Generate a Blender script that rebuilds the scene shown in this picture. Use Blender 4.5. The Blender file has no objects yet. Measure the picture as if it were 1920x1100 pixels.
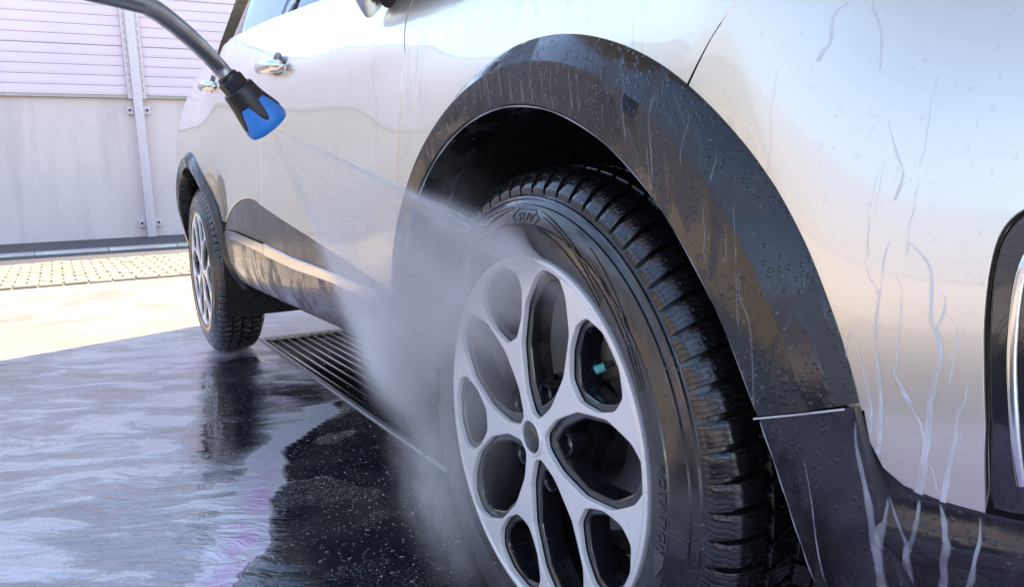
import bpy, bmesh, math, random
from mathutils import Vector, Matrix
random.seed(7)
rad = math.radians
scene = bpy.context.scene
COL = scene.collection

# ------------------------------------------------------------------ camera
cam_d = bpy.data.cameras.new('camera'); cam = bpy.data.objects.new('camera', cam_d); COL.objects.link(cam)
scene.camera = cam
cam_d.sensor_width = 36; cam_d.lens = 1505.64 / 1920 * 36
cam_d.clip_start = .02; cam_d.clip_end = 500
yaw, pitch, roll = 1.0594, .1403, -.0316
fwd = Vector((-math.sin(yaw) * math.cos(pitch), math.cos(yaw) * math.cos(pitch), -math.sin(pitch)))
rgt = fwd.cross(Vector((0, 0, 1))).normalized(); upv = rgt.cross(fwd)
r2 = rgt * math.cos(roll) + upv * math.sin(roll); u2 = -rgt * math.sin(roll) + upv * math.cos(roll)
m = Matrix((r2, u2, -fwd)).transposed().to_4x4(); m.translation = Vector((.8597, -.5013, .6729))
cam.matrix_world = m

# ------------------------------------------------------------------ light
SUN_EL = 50.0
SUN_DIR = Vector((-math.cos(rad(33)), math.sin(rad(33)), math.tan(rad(SUN_EL)))).normalized()   # towards the sun
world = bpy.data.worlds.new('World'); scene.world = world; world.use_nodes = True
nt = world.node_tree; nt.nodes.clear()
sky = nt.nodes.new('ShaderNodeTexSky'); sky.sky_type = 'NISHITA'; sky.sun_disc = False
sky.sun_elevation = rad(SUN_EL); sky.sun_rotation = math.atan2(SUN_DIR.x, SUN_DIR.y)
sky.air_density = 1.0; sky.dust_density = .0; sky.ozone_density = 5.0; sky.altitude = 600
bg = nt.nodes.new('ShaderNodeBackground'); bg.inputs[1].default_value = .145
wo = nt.nodes.new('ShaderNodeOutputWorld')
nt.links.new(sky.outputs[0], bg.inputs[0]); nt.links.new(bg.outputs[0], wo.inputs[0])
sd = bpy.data.lights.new('sun', 'SUN'); sd.energy = 2.4; sd.angle = rad(.5); sd.color = (1, .95, .88)
sun = bpy.data.objects.new('sun', sd); COL.objects.link(sun)
sun.rotation_euler = SUN_DIR.to_track_quat('Z', 'Y').to_euler()
vs = scene.view_settings
vs.view_transform = 'Standard'; vs.look = 'None'; vs.gamma = 1; vs.use_curve_mapping = False
vs.exposure = 2.2
vs.use_white_balance = True; vs.white_balance_temperature = 8700; vs.white_balance_tint = 16
scene.cycles.max_bounces = 10; scene.cycles.transparent_max_bounces = 16
scene.cycles.volume_bounces = 5; scene.cycles.volume_step_rate = 2.5
scene.cycles.caustics_reflective = False; scene.cycles.caustics_refractive = False

# ------------------------------------------------------------------ materials
class NB:
    def __init__(s, name):
        s.m = bpy.data.materials.new(name); s.m.use_nodes = True
        s.t = s.m.node_tree; s.t.nodes.clear()
        s.out = s.n('ShaderNodeOutputMaterial')
    def n(s, ty, **kw):
        nd = s.t.nodes.new(ty)
        for k, v in kw.items(): setattr(nd, k, v)
        return nd
    def l(s, a, b): s.t.links.new(a, b)
    def setin(s, nd, key, v):
        i = nd.inputs[key]
        if hasattr(v, 'is_linked') or isinstance(v, bpy.types.NodeSocket): s.l(v, i)
        else: i.default_value = v
    def math(s, op, a, b=None, c=None, clamp=False):
        nd = s.n('ShaderNodeMath', operation=op, use_clamp=clamp)
        for i, v in enumerate((a, b, c)):
            if v is not None: s.setin(nd, i, v)
        return nd.outputs[0]
    def mix(s, f, a, b):
        nd = s.n('ShaderNodeMix', data_type='RGBA')
        s.setin(nd, 0, f); s.setin(nd, 6, a); s.setin(nd, 7, b)
        return nd.outputs[2]
    def mixf(s, f, a, b):
        nd = s.n('ShaderNodeMix', data_type='FLOAT')
        s.setin(nd, 0, f); s.setin(nd, 2, a); s.setin(nd, 3, b)
        return nd.outputs[0]
    def ramp(s, v, a, b, lo=0., hi=1., smooth=True):
        nd = s.n('ShaderNodeMapRange', interpolation_type='SMOOTHSTEP' if smooth else 'LINEAR')
        s.setin(nd, 0, v)
        for i, q in enumerate((a, b, lo, hi)): s.setin(nd, i + 1, q)
        return nd.outputs[0]
    def coord(s, kind='Object'): return s.n('ShaderNodeTexCoord').outputs[kind]
    def mapping(s, v, scale=(1, 1, 1), rot=(0, 0, 0), loc=(0, 0, 0)):
        nd = s.n('ShaderNodeMapping'); s.l(v, nd.inputs[0])
        nd.inputs[1].default_value = loc; nd.inputs[2].default_value = rot; nd.inputs[3].default_value = scale
        return nd.outputs[0]
    def noise(s, v, scale=5., detail=3., rough=.5, dist=0.):
        nd = s.n('ShaderNodeTexNoise'); s.l(v, nd.inputs['Vector'])
        nd.inputs['Scale'].default_value = scale; nd.inputs['Detail'].default_value = detail
        nd.inputs['Roughness'].default_value = rough; nd.inputs['Distortion'].default_value = dist
        return nd.outputs['Fac']
    def vor(s, v, scale=5., feature='F1', rnd=1.):
        nd = s.n('ShaderNodeTexVoronoi', feature=feature); s.l(v, nd.inputs['Vector'])
        nd.inputs['Scale'].default_value = scale; nd.inputs['Randomness'].default_value = rnd
        return nd
    def bump(s, h, strength=.3, dist=.01, normal=None):
        nd = s.n('ShaderNodeBump'); s.l(h, nd.inputs['Height'])
        nd.inputs['Strength'].default_value = strength; nd.inputs['Distance'].default_value = dist
        if normal is not None: s.l(normal, nd.inputs['Normal'])
        return nd.outputs[0]
    def prin(s, **kw):
        nd = s.n('ShaderNodeBsdfPrincipled')
        for k, v in kw.items():
            key = k.replace('_', ' ')
            names = {i.name.lower(): i.name for i in nd.inputs}
            s.setin(nd, names[key.lower()], v)
        s.l(nd.outputs[0], s.out.inputs[0])
        return nd
def c3(r, g, b): return (r, g, b, 1)
MAT = {}
def simple(name, col, rough=.5, metal=0., **kw):
    b = NB(name); co = b.coord(); f = b.noise(co, 40, 4)
    base = b.mix(b.ramp(f, .3, .7, 0, .35), c3(*col), c3(*[min(1, c * .72) for c in col]))
    b.prin(base_color=base, roughness=b.ramp(f, .3, .7, rough * .85, min(1, rough * 1.2)), metallic=metal, **kw)
    MAT[name] = b.m; return b.m

def mat_paint():
    b = NB('silver_car_paint'); co = b.coord()
    st = b.mapping(co, (55, 55, 2.2)); n1 = b.noise(st, 1.0, 3, .6)                 # sheet of water running down
    dr = b.vor(b.mapping(co, (1, 1, .8)), 95); nd_big = b.noise(co, 6, 2)
    bead = b.math('MULTIPLY', b.ramp(dr.outputs['Distance'], .34, .16), b.ramp(nd_big, .56, .66))
    run = b.ramp(b.noise(b.mapping(co, (1, 1, .35)), 3.1, 2), .46, .60)
    h = b.math('ADD', b.math('MULTIPLY', b.math('MULTIPLY', n1, run), .35), b.math('MULTIPLY', bead, .25))
    bmp = b.bump(h, .15, .004)
    fl = b.n('ShaderNodeTexWhiteNoise'); b.l(b.mapping(co, (1500, 1500, 1500)), fl.inputs[0])
    base = b.mix(b.math('MULTIPLY', fl.outputs[0], .25), c3(.88, .825, .675), c3(.74, .695, .59))
    b.prin(base_color=base, metallic=.78, roughness=.33, coat_weight=1., coat_roughness=.015, normal=bmp, coat_normal=bmp, coat_ior=1.6)
    MAT['paint'] = b.m
def mat_trim(name, base1=(.022, .022, .024), wet_lo=.46, wet_hi=.52):
    b = NB(name); co = b.coord()
    run = b.mapping(co, (1, 1, .38)); n = b.noise(run, 22, 4, .6, .6)
    big = b.noise(co, 7, 3, .55)
    wet = b.ramp(b.math('ADD', b.math('MULTIPLY', n, .5), b.math('MULTIPLY', big, .5)), wet_lo, wet_hi)
    v = b.vor(b.mapping(co, (1, 1, .85)), 160); bead = b.ramp(v.outputs['Distance'], .36, .12)
    bead = b.math('MULTIPLY', bead, b.ramp(b.noise(co, 30, 2), .42, .52))
    streak = b.noise(b.mapping(co, (120, 120, 4)), 1, 2, .5)
    h = b.math('ADD', b.math('MULTIPLY', wet, .6), b.math('ADD', b.math('MULTIPLY', bead, .8), b.math('MULTIPLY', streak, .12)))
    gr = b.noise(co, 900, 2)
    h = b.math('ADD', h, b.math('MULTIPLY', gr, .06))
    bmp = b.bump(h, .6, .0018)
    col = b.mix(wet, c3(*[c * 1.6 for c in base1]), c3(*[c * .55 for c in base1]))
    b.prin(base_color=col, roughness=b.mixf(wet, .46, .13), normal=bmp, specular_ior_level=.48, coat_weight=b.mixf(wet, .03, .40), coat_roughness=.10)
    MAT[name] = b.m
def mat_rubber(name, sipes=False):
    b = NB(name); co = b.coord()
    n = b.noise(co, 60, 4); h = b.math('MULTIPLY', n, .3); col = c3(.012, .012, .013)
    v = b.vor(co, 190); bead = b.math('MULTIPLY', b.ramp(v.outputs['Distance'], .35, .1), b.ramp(b.noise(co, 25, 2), .52, .6))
    h = b.math('ADD', h, b.math('MULTIPLY', bead, .8))
    if sipes:
        uv = b.n('ShaderNodeUVMap').outputs[0]; sp = b.n('ShaderNodeSeparateXYZ'); b.l(uv, sp.inputs[0])
        zig = b.math('PINGPONG', b.math('MULTIPLY', sp.outputs[1], 190.), 1.)
        ph = b.math('FRACT', b.math('ADD', b.math('MULTIPLY', sp.outputs[0], 150.), b.math('MULTIPLY', zig, .30)))
        cut = b.ramp(b.math('ABSOLUTE', b.math('SUBTRACT', ph, .5)), .10, .22)
        h = b.math('ADD', h, b.math('MULTIPLY', cut, 3.0)); col = b.mix(cut, c3(.004, .004, .004), col)
    bmp = b.bump(h, .5, .0016)
    b.prin(base_color=col, roughness=b.ramp(n, .35, .65, .12, .34), normal=bmp, specular_ior_level=.7, coat_weight=.35, coat_roughness=.05)
    MAT[name] = b.m
def mat_sidewall():
    b = NB('wet_sidewall_rubber'); co = b.coord()
    sp = b.n('ShaderNodeSeparateXYZ'); b.l(co, sp.inputs[0])
    r = b.math('SQRT', b.math('ADD', b.math('POWER', sp.outputs[0], 2.), b.math('POWER', sp.outputs[2], 2.)))
    ang = b.math('ARCTAN2', sp.outputs[2], sp.outputs[0])
    ser = b.math('SINE', b.math('MULTIPLY', ang, 620.))
    band = b.math('MULTIPLY', b.ramp(r, .2545, .256), b.ramp(r, .268, .2665))
    seg = b.ramp(b.math('SINE', b.math('MULTIPLY', ang, 5.)), -.1, .0)
    h = b.math('MULTIPLY', b.math('MULTIPLY', ser, .5), b.math('MULTIPLY', band, seg))
    n = b.noise(co, 45, 4)
    h = b.math('ADD', h, b.math('MULTIPLY', n, .35))
    v = b.vor(co, 170); h = b.math('ADD', h, b.math('MULTIPLY', b.math('MULTIPLY', b.ramp(v.outputs['Distance'], .35, .1), b.ramp(b.noise(co, 18, 2), .5, .6)), .9))
    bmp = b.bump(h, .45, .0014)
    b.prin(base_color=b.mix(b.ramp(n, .4, .7), c3(.014, .014, .015), c3(.03, .03, .03)), roughness=b.ramp(b.noise(co, 14, 3), .35, .6, .14, .38), normal=bmp, specular_ior_level=.75, coat_weight=.35, coat_roughness=.06)
    MAT['sidewall'] = b.m
def mat_alloy():
    b = NB('silver_alloy'); co = b.coord()
    n = b.noise(co, 160, 3, .6); sp = b.ramp(b.noise(co, 420, 2), .66, .72)
    d = b.vor(b.mapping(co, (1, 1, .5)), 130); bead = b.math('MULTIPLY', b.ramp(d.outputs['Distance'], .3, .1), b.ramp(b.noise(co, 22, 2), .5, .6))
    col = b.mix(sp, c3(.88, .875, .86), c3(.50, .50, .48))
    bmp = b.bump(b.math('ADD', b.math('MULTIPLY', n, .25), bead), .42, .0014)
    b.prin(base_color=col, metallic=.12, roughness=.38, normal=bmp, coat_weight=.7, coat_roughness=.06)
    MAT['alloy'] = b.m
def mat_gloss_black():
    b = NB('wet_gloss_black'); co = b.coord()
    n = b.noise(b.mapping(co, (1, 1, .5)), 55, 3, .5, .8); bmp = b.bump(n, .3, .003)
    b.prin(base_color=c3(.012, .013, .016), roughness=.12, normal=bmp, specular_ior_level=.7, coat_weight=.6, coat_roughness=.03)
    MAT['gloss_black'] = b.m
def mat_chrome():
    b = NB('wet_chrome'); co = b.coord()
    n = b.noise(b.mapping(co, (30, 30, 3)), 4, 3); bmp = b.bump(n, .12, .002)
    b.prin(base_color=c3(.72, .70, .67), metallic=1., roughness=.16, normal=bmp)
    MAT['chrome'] = b.m
def mat_glass():
    b = NB('tinted_window_glass'); co = b.coord()
    bmp = b.bump(b.noise(b.mapping(co, (30, 30, 3)), 3, 2), .05, .003)
    b.prin(base_color=c3(.10, .12, .12), roughness=.02, transmission_weight=.55, ior=1.5, normal=bmp, specular_ior_level=.8)
    MAT['glass'] = b.m
def mat_soap():
    b = NB('soapy_water'); co = b.coord(); n = b.noise(co, 45, 3); core = b.ramp(b.n('ShaderNodeAttribute', attribute_name='core').outputs['Fac'], 0., .75)
    b.prin(base_color=c3(.93, .97, 1.), roughness=.10, ior=1.34, alpha=b.math('MULTIPLY', core, b.ramp(n, .25, .7, .20, .62)), specular_ior_level=.5)
    MAT['soap'] = b.m
    b = NB('thin_soapy_water'); n = b.noise(b.coord(), 30, 3); core = b.ramp(b.n('ShaderNodeAttribute', attribute_name='core').outputs['Fac'], 0., .9)
    b.prin(base_color=c3(.80, .86, .95), roughness=.14, ior=1.34, alpha=b.math('MULTIPLY', core, b.ramp(n, .25, .7, .12, .40)), specular_ior_level=.5)
    MAT['soap_thin'] = b.m
    b = NB('water_film_edge'); n = b.noise(b.coord(), 40, 3)
    b.prin(base_color=c3(.80, .83, .86), roughness=.06, ior=1.33, alpha=b.ramp(n, .3, .7, .05, .22), specular_ior_level=.7)
    MAT['film'] = b.m
def mat_bead():
    b = NB('flying_water_drop'); b.prin(base_color=c3(.9, .92, .95), roughness=.05, ior=1.33, alpha=.55, specular_ior_level=.8); MAT['drop'] = b.m
    b = NB('water_jet'); b.prin(base_color=c3(.92, .94, .97), roughness=.15, ior=1.33, alpha=.16, specular_ior_level=.6); MAT['jet'] = b.m
    b = NB('clear_water_bead')
    b.prin(base_color=c3(.8, .82, .85), roughness=.02, ior=1.33, alpha=.07, specular_ior_level=.9, coat_weight=.8, coat_roughness=.01)
    MAT['bead'] = b.m
mat_paint(); mat_trim('trim'); mat_trim('trim_low', (.026, .026, .032), .40, .56); mat_trim('clad', (.05, .049, .05), .25, .85); mat_rubber('rubber'); mat_rubber('tread', True)
mat_sidewall(); mat_alloy(); mat_gloss_black(); mat_chrome(); mat_glass(); mat_soap(); mat_bead()
simple('liner', (.012, .012, .013), .7); simple('under', (.02, .02, .022), .6)
simple('steel', (.30, .30, .31), .35, .8); simple('dusty_steel', (.42, .36, .27), .65, .1); simple('cap_teal', (.10, .62, .55), .4)
simple('lance_steel', (.46, .465, .48), .36, .75); simple('black_plastic', (.018, .017, .019), .42); simple('blue_rubber', (.004, .27, .80), .38)
simple('white_paint', (.78, .70, .76), .55); simple('galv', (.55, .55, .56), .35, .6); simple('interior', (.05, .05, .05), .8)

# ------------------------------------------------------------------ mesh helpers
def link(o, parent=None):
    COL.objects.link(o)
    if parent is not None: o.parent = parent
    return o
def mesh_obj(name, verts, faces, mat, parent=None, smooth=False, uvs=None, loc=None, sharp=None):
    me = bpy.data.meshes.new(name); me.from_pydata([tuple(v) for v in verts], [], faces); me.update()
    if smooth:
        for p in me.polygons: p.use_smooth = True
        if sharp: me.set_sharp_from_angle(angle=rad(sharp))
    if uvs is not None:
        u = me.uv_layers.new(name='UVMap')
        for lp in me.loops: u.data[lp.index].uv = uvs[lp.vertex_index]
    me.materials.append(MAT[mat] if isinstance(mat, str) else mat)
    o = bpy.data.objects.new(name, me)
    if loc: o.location = loc
    return link(o, parent)
def bm_obj(name, bm, mat, parent=None, smooth=False, sharp=None):
    me = bpy.data.meshes.new(name); bm.to_mesh(me); bm.free()
    if smooth:
        for p in me.polygons: p.use_smooth = True
        if sharp: me.set_sharp_from_angle(angle=rad(sharp))
    me.materials.append(MAT[mat] if isinstance(mat, str) else mat)
    return link(bpy.data.objects.new(name, me), parent)
def empty(name, loc=(0, 0, 0), parent=None):
    o = bpy.data.objects.new(name, None); o.location = loc; o.empty_display_size = .1
    return link(o, parent)
def tag(o, label=None, cat=None, group=None, kind=None):
    if label: o['label'] = label
    if cat: o['category'] = cat
    if group: o['group'] = group
    if kind: o['kind'] = kind
    return o
def box_geo(x0, x1, y0, y1, z0, z1, bev=0.):
    bm = bmesh.new(); bmesh.ops.create_cube(bm, size=1)
    for v in bm.verts:
        v.co = Vector((x0 + (v.co.x + .5) * (x1 - x0), y0 + (v.co.y + .5) * (y1 - y0), z0 + (v.co.z + .5) * (z1 - z0)))
    if bev: bmesh.ops.bevel(bm, geom=bm.edges[:], offset=bev, segments=2, profile=.5, affect='EDGES')
    return bm
def box(name, x0, x1, y0, y1, z0, z1, mat, parent=None, bev=0.):
    return bm_obj(name, box_geo(x0, x1, y0, y1, z0, z1, bev), mat, parent, bool(bev), 40)
def tube(name, pts, rads, mat, parent=None, seg=14, cap=True, flat=None):
    """swept tube along points"""
    P = [Vector(p) for p in pts]; n = len(P); V = []; F = []
    if not hasattr(rads, '__len__'): rads = [rads] * n
    ref = None
    for i, p in enumerate(P):
        t = (P[min(i + 1, n - 1)] - P[max(i - 1, 0)]).normalized()
        if ref is None:
            ref = Vector((0, 0, 1)) if abs(t.z) < .9 else Vector((0, 1, 0))
        a = (ref - t * ref.dot(t)).normalized(); ref = a; b_ = t.cross(a)
        for k in range(seg):
            q = 2 * math.pi * k / seg
            V.append(p + (a * math.cos(q) + b_ * math.sin(q)) * rads[i])
    for i in range(n - 1):
        for k in range(seg):
            k2 = (k + 1) % seg
            F.append((i * seg + k, i * seg + k2, (i + 1) * seg + k2, (i + 1) * seg + k))
    if cap: F.append(tuple(range(seg))[::-1]); F.append(tuple((n - 1) * seg + k for k in range(seg)))
    return mesh_obj(name, V, F, mat, parent, True, sharp=50)
def spline(pts, n):
    """Catmull-Rom through pts, n samples per span"""
    P = [Vector(p) for p in pts]; out = []
    for i in range(len(P) - 1):
        p0, p1, p2, p3 = P[max(i - 1, 0)], P[i], P[i + 1], P[min(i + 2, len(P) - 1)]
        for k in range(n):
            t = k / n
            out.append(.5 * ((2 * p1) + (p2 - p0) * t + (2 * p0 - 5 * p1 + 4 * p2 - p3) * t * t + (3 * p1 - p0 - 3 * p2 + p3) * t ** 3))
    out.append(P[-1]); return out
def lathe_y(name, prof, mat, parent=None, seg=96, sharp=None, closed=False, smooth=True):
    """prof: (r, y) revolved about the y axis through the origin"""
    V = []; F = []; n = len(prof)
    for k in range(seg):
        a = 2 * math.pi * k / seg; ca, sa = math.cos(a), math.sin(a)
        for r, y in prof: V.append((r * ca, y, r * sa))
    for k in range(seg):
        k2 = (k + 1) % seg
        for i in range(n - 1 + closed):
            j = (i + 1) % n
            F.append((k * n + i, k * n + j, k2 * n + j, k2 * n + i))
    return mesh_obj(name, V, F, mat, parent, smooth, sharp=sharp)

# ------------------------------------------------------------------ body surface  y = Y(x, z), x forward, -y outwards
def sstep(a, b, t):
    t = max(0., min(1., (t - a) / (b - a))); return t * t * t * (t * (6 * t - 15) + 10)
def pchip(xs, ys):
    n = len(xs); h = [xs[i + 1] - xs[i] for i in range(n - 1)]; d = [(ys[i + 1] - ys[i]) / h[i] for i in range(n - 1)]
    m = [d[0]] + [0 if d[i - 1] * d[i] <= 0 else 2 * d[i - 1] * d[i] / (d[i - 1] + d[i]) for i in range(1, n - 1)] + [d[-1]]
    def f(x):
        if x <= xs[0]: return ys[0] + m[0] * (x - xs[0])
        if x >= xs[-1]: return ys[-1] + m[-1] * (x - xs[-1])
        i = 0
        while x > xs[i + 1]: i += 1
        t = (x - xs[i]) / h[i]
        return ys[i] * (1 + 2 * t) * (1 - t) ** 2 + h[i] * m[i] * t * (1 - t) ** 2 + ys[i + 1] * t * t * (3 - 2 * t) + h[i] * m[i + 1] * t * t * (t - 1)
    return f
ydoor = pchip([.24, .30, .36, .42, .48, .55, .65, .75, .85, .93, .98, 1.03, 1.08, 1.14, 1.20, 1.27], [.115, .062, .022, -.003, -.010, -.011, -.009, -.005, -.004, -.002, .004, .020, .045, .080, .115, .16])
yarch = pchip([.20, .30, .40, .50, .60, .70, .80, .87, .93, .99, 1.05, 1.12], [.11, .055, .016, -.006, -.013, -.014, -.011, .0, .022, .06, .11, .19])
yarchr = pchip([.20, .30, .40, .50, .60, .70, .80, .90, .98, 1.06, 1.13, 1.20, 1.27], [.10, .055, .025, .003, -.009, -.014, -.015, -.008, .012, .044, .08, .12, .165])
tilt = pchip([.30, .42, .50, .60, .70, .80, .90], [.004, -.003, .0, .011, .030, .060, .10])
RW = -2.674; HUB = .345
def Y(x, z):
    rf = math.hypot(x, z - HUB) if x < 0 else 0
    wf = 1 - sstep(.40, .80, rf)
    wr = 1 - sstep(.2, .62 + .5 * max(0, z - .7), x - RW) if x > RW else 1
    zd = z if z < .7 else .7 + (z - .7) * (1 + .09 * (max(-2.7, min(-.2, x)) + 1.4) / .28)
    y = ydoor(zd) * (1 - wf) * (1 - wr) + yarch(z) * wf + yarchr(z) * wr
    y += .012 * math.exp(-((x + .85) / .33) ** 2) * (1 - wf)
    y += .03 * math.exp(-((x + 2.2) / .22) ** 2) * (1 - sstep(.6, .82, z))
    if x < -2.95: y += .7 * (x + 2.95) ** 2 + 1.5 * abs(min(0, x + 3.1)) ** 3
    if x > .36: y += 1.15 * (x - .36) ** 2 + 2.0 * max(0, x - .5) ** 3
    if x > .30: y += sstep(.30, .54, x) * tilt(z)
    return y
def YN(x, z, e=.004):
    return Vector(((Y(x + e, z) - Y(x - e, z)) / (2 * e), -1, (Y(x, z + e) - Y(x, z - e)) / (2 * e))).normalized()

from mathutils.geometry import delaunay_2d_cdt
def inside(p, P):
    r = False; n = len(P)
    for i in range(n):
        (x1, y1), (x2, y2) = P[i], P[i - 1]
        if (y1 > p[1]) != (y2 > p[1]) and p[0] < (x2 - x1) * (p[1] - y1) / (y2 - y1) + x1: r = not r
    return r
def panel(name, poly, mat, parent, off=0., step=.03, flange=.014, rnd=.0022, fx=None):
    """body panel: the outline poly (x, z) filled, cut into a grid, laid on the body surface, edges rolled in"""
    S = fx or Y
    def nrm(x, z, e=.004):
        return Vector(((S(x + e, z) - S(x - e, z)) / (2 * e), -1, (S(x, z + e) - S(x, z - e)) / (2 * e))).normalized()
    area = sum(poly[i][0] * poly[(i + 1) % len(poly)][1] - poly[(i + 1) % len(poly)][0] * poly[i][1] for i in range(len(poly)))
    if area < 0: poly = poly[::-1]
    # resample outline
    P = []
    for i, p in enumerate(poly):
        q = poly[(i + 1) % len(poly)]; d = math.hypot(q[0] - p[0], q[1] - p[1]); k = max(1, int(math.ceil(d / step)))
        for j in range(k): P.append((p[0] + (q[0] - p[0]) * j / k, p[1] + (q[1] - p[1]) * j / k))
    n = len(P)
    bm = bmesh.new()
    vo, eo, fo, ov, oe, of = delaunay_2d_cdt([Vector(q) for q in P], [(i, (i + 1) % n) for i in range(n)], [], 0, 1e-7)
    vs_ = [bm.verts.new((q.x, 0, q.y)) for q in vo]
    for f in fo:
        if inside((sum(vo[i].x for i in f) / len(f), sum(vo[i].y for i in f) / len(f)), P): bm.faces.new([vs_[i] for i in f])
    xs = [p[0] for p in P]; zs = [p[1] for p in P]
    def cuts(lo, hi, ax):
        k = int(lo / step) + 1 if lo > 0 else int(math.floor(lo / step)) + 1
        while k * step < hi - 1e-4:
            co = [0, 0, 0]; co[ax] = k * step; no = [0, 0, 0]; no[ax] = 1
            bmesh.ops.bisect_plane(bm, geom=bm.verts[:] + bm.edges[:] + bm.faces[:], plane_co=co, plane_no=no, dist=1e-5)
            k += 1
    cuts(min(xs), max(xs), 0); cuts(min(zs), max(zs), 2)
    bm.verts.index_update()
    V = []; N = []; F = []
    for v in bm.verts:
        x, z = v.co.x, v.co.z; V.append(Vector((x, S(x, z) + off, z))); N.append(nrm(x, z))
    for fc in bm.faces:
        ids = [v.index for v in fc.verts]
        fc.normal_update()
        if fc.normal.y > 0: ids = ids[::-1]
        F.append(ids)
    # boundary loop, ordered
    nxt = {}
    for e in bm.edges:
        if len(e.link_faces) == 1:
            lp = e.link_loops[0]; a, b_ = lp.vert.index, lp.link_loop_next.vert.index
            if lp.face.normal.y > 0: nxt[a] = b_
            else: nxt[b_] = a
    bm.free()
    if nxt:
        start = next(iter(nxt)); loop = [start]; c = nxt.get(start)
        while c is not None and c != start and len(loop) < 20000: loop.append(c); c = nxt.get(c)
        L = len(loop)
        # is loop clockwise in xz?
        ar = sum(V[loop[i]].x * V[loop[(i + 1) % L]].z - V[loop[(i + 1) % L]].x * V[loop[i]].z for i in range(L))
        sg = 1 if ar > 0 else -1
        rings = [loop]
        outd = []
        for i in range(L):
            a, b_ = V[loop[i - 1]], V[loop[(i + 1) % L]]
            t = Vector((b_.x - a.x, 0, b_.z - a.z))
            t = t.normalized() if t.length > 1e-9 else Vector((1, 0, 0))
            outd.append(Vector((t.z * sg, 0, -t.x * sg)))
        for (o_, d_, wgt) in ((rnd * .7, rnd * .3, .45), (rnd, rnd, .9), (rnd, flange, 1.)):
            r_ = []
            for i in range(L):
                p = V[loop[i]]; nn = N[loop[i]]
                r_.append(len(V)); V.append(p + outd[i] * o_ - nn * d_); N.append((nn * (1 - wgt) + outd[i] * wgt).normalized())
            rings.append(r_)
        for a, b_ in zip(rings, rings[1:]):
            for i in range(L):
                j = (i + 1) % L
                q = (a[i], a[j], b_[j], b_[i])
                F.append(q if sg < 0 else q[::-1])
    me = bpy.data.meshes.new(name); me.from_pydata([tuple(v) for v in V], [], F)
    for p in me.polygons: p.use_smooth = True
    me.normals_split_custom_set_from_vertices([tuple(q) for q in N]); me.update()
    me.materials.append(MAT[mat]); return link(bpy.data.objects.new(name, me), parent)
def arc(cx, cz, r, a0, a1, n):
    return [(cx + (r(a0 + (a1 - a0) * i / n) if callable(r) else r) * math.cos(rad(a0 + (a1 - a0) * i / n)),
             cz + (r(a0 + (a1 - a0) * i / n) if callable(r) else r) * math.sin(rad(a0 + (a1 - a0) * i / n))) for i in range(n + 1)]
# ================================================================== THE SETTING
def mat_ground():
    b = NB('sunlit_concrete'); co = b.coord()
    n = b.noise(co, 1.3, 5, .6); f = b.noise(co, 60, 3)
    col = b.mix(b.ramp(n, .3, .7), c3(.40, .35, .285), c3(.31, .265, .21))
    col = b.mix(b.ramp(f, .55, .7, 0, .4), col, c3(.26, .22, .18))
    damp = b.ramp(b.noise(co, 2.2, 4, .6, .5), .50, .62)
    col = b.mix(b.math('MULTIPLY', damp, .35), col, c3(.27, .215, .17))
    b.prin(base_color=col, roughness=b.mixf(damp, .8, .35), normal=b.bump(f, .3, .004)); MAT['ground'] = b.m
    b = NB('dark_asphalt'); co = b.coord(); n = b.noise(co, 2, 4); f = b.noise(co, 90, 2)
    col = b.mix(b.ramp(f, .4, .7), c3(.035, .038, .048), c3(.085, .085, .095)); col = b.mix(b.ramp(n, .5, .7, 0, .5), col, c3(.075, .075, .08))
    b.prin(base_color=col, roughness=.55, normal=b.bump(f, .5, .006)); MAT['asphalt'] = b.m
    b = NB('sand_paver'); co = b.coord(); n = b.noise(co, 12, 4); ob = b.n('ShaderNodeObjectInfo').outputs['Random']
    col = b.mix(ob, c3(.42, .36, .27), c3(.33, .28, .205)); col = b.mix(b.ramp(n, .45, .7, 0, .5), col, c3(.25, .2, .15))
    b.prin(base_color=col, roughness=.8, normal=b.bump(n, .3, .004)); MAT['paver'] = b.m
    b = NB('rendered_wall'); co = b.coord(); n = b.noise(co, 1.1, 5, .6); f = b.noise(co, 30, 4); s_ = b.noise(b.mapping(co, (3, 3, .25)), 1.2, 4)
    col = b.mix(b.ramp(n, .3, .7), c3(.80, .70, .69), c3(.73, .64, .64)); col = b.mix(b.ramp(s_, .5, .7, 0, .35), col, c3(.52, .47, .50))
    b.prin(base_color=col, roughness=.85, normal=b.bump(f, .35, .006)); MAT['wall'] = b.m
    b = NB('lilac_panel'); co = b.coord(); n = b.noise(co, .9, 3); ob = b.n('ShaderNodeObjectInfo').outputs['Random']
    col = b.mix(b.ramp(n, .3, .7), c3(.86, .71, .80), c3(.79, .67, .80)); col = b.mix(b.math('MULTIPLY', ob, .25), col, c3(.75, .64, .74))
    b.prin(base_color=col, roughness=.38, coat_weight=.2); MAT['lilac'] = b.m
    b = NB('beige_brick_facade'); co = b.coord()
    br = b.n('ShaderNodeTexBrick'); b.l(b.mapping(co, (1, 1, 1), (rad(90), 0, 0)), br.inputs[0])
    br.inputs['Scale'].default_value = 3.; br.inputs['Color1'].default_value = c3(.50, .43, .33); br.inputs['Color2'].default_value = c3(.42, .36, .28); br.inputs['Mortar'].default_value = c3(.55, .52, .46)
    b.prin(base_color=br.outputs[0], roughness=.85); MAT['facade'] = b.m
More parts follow.
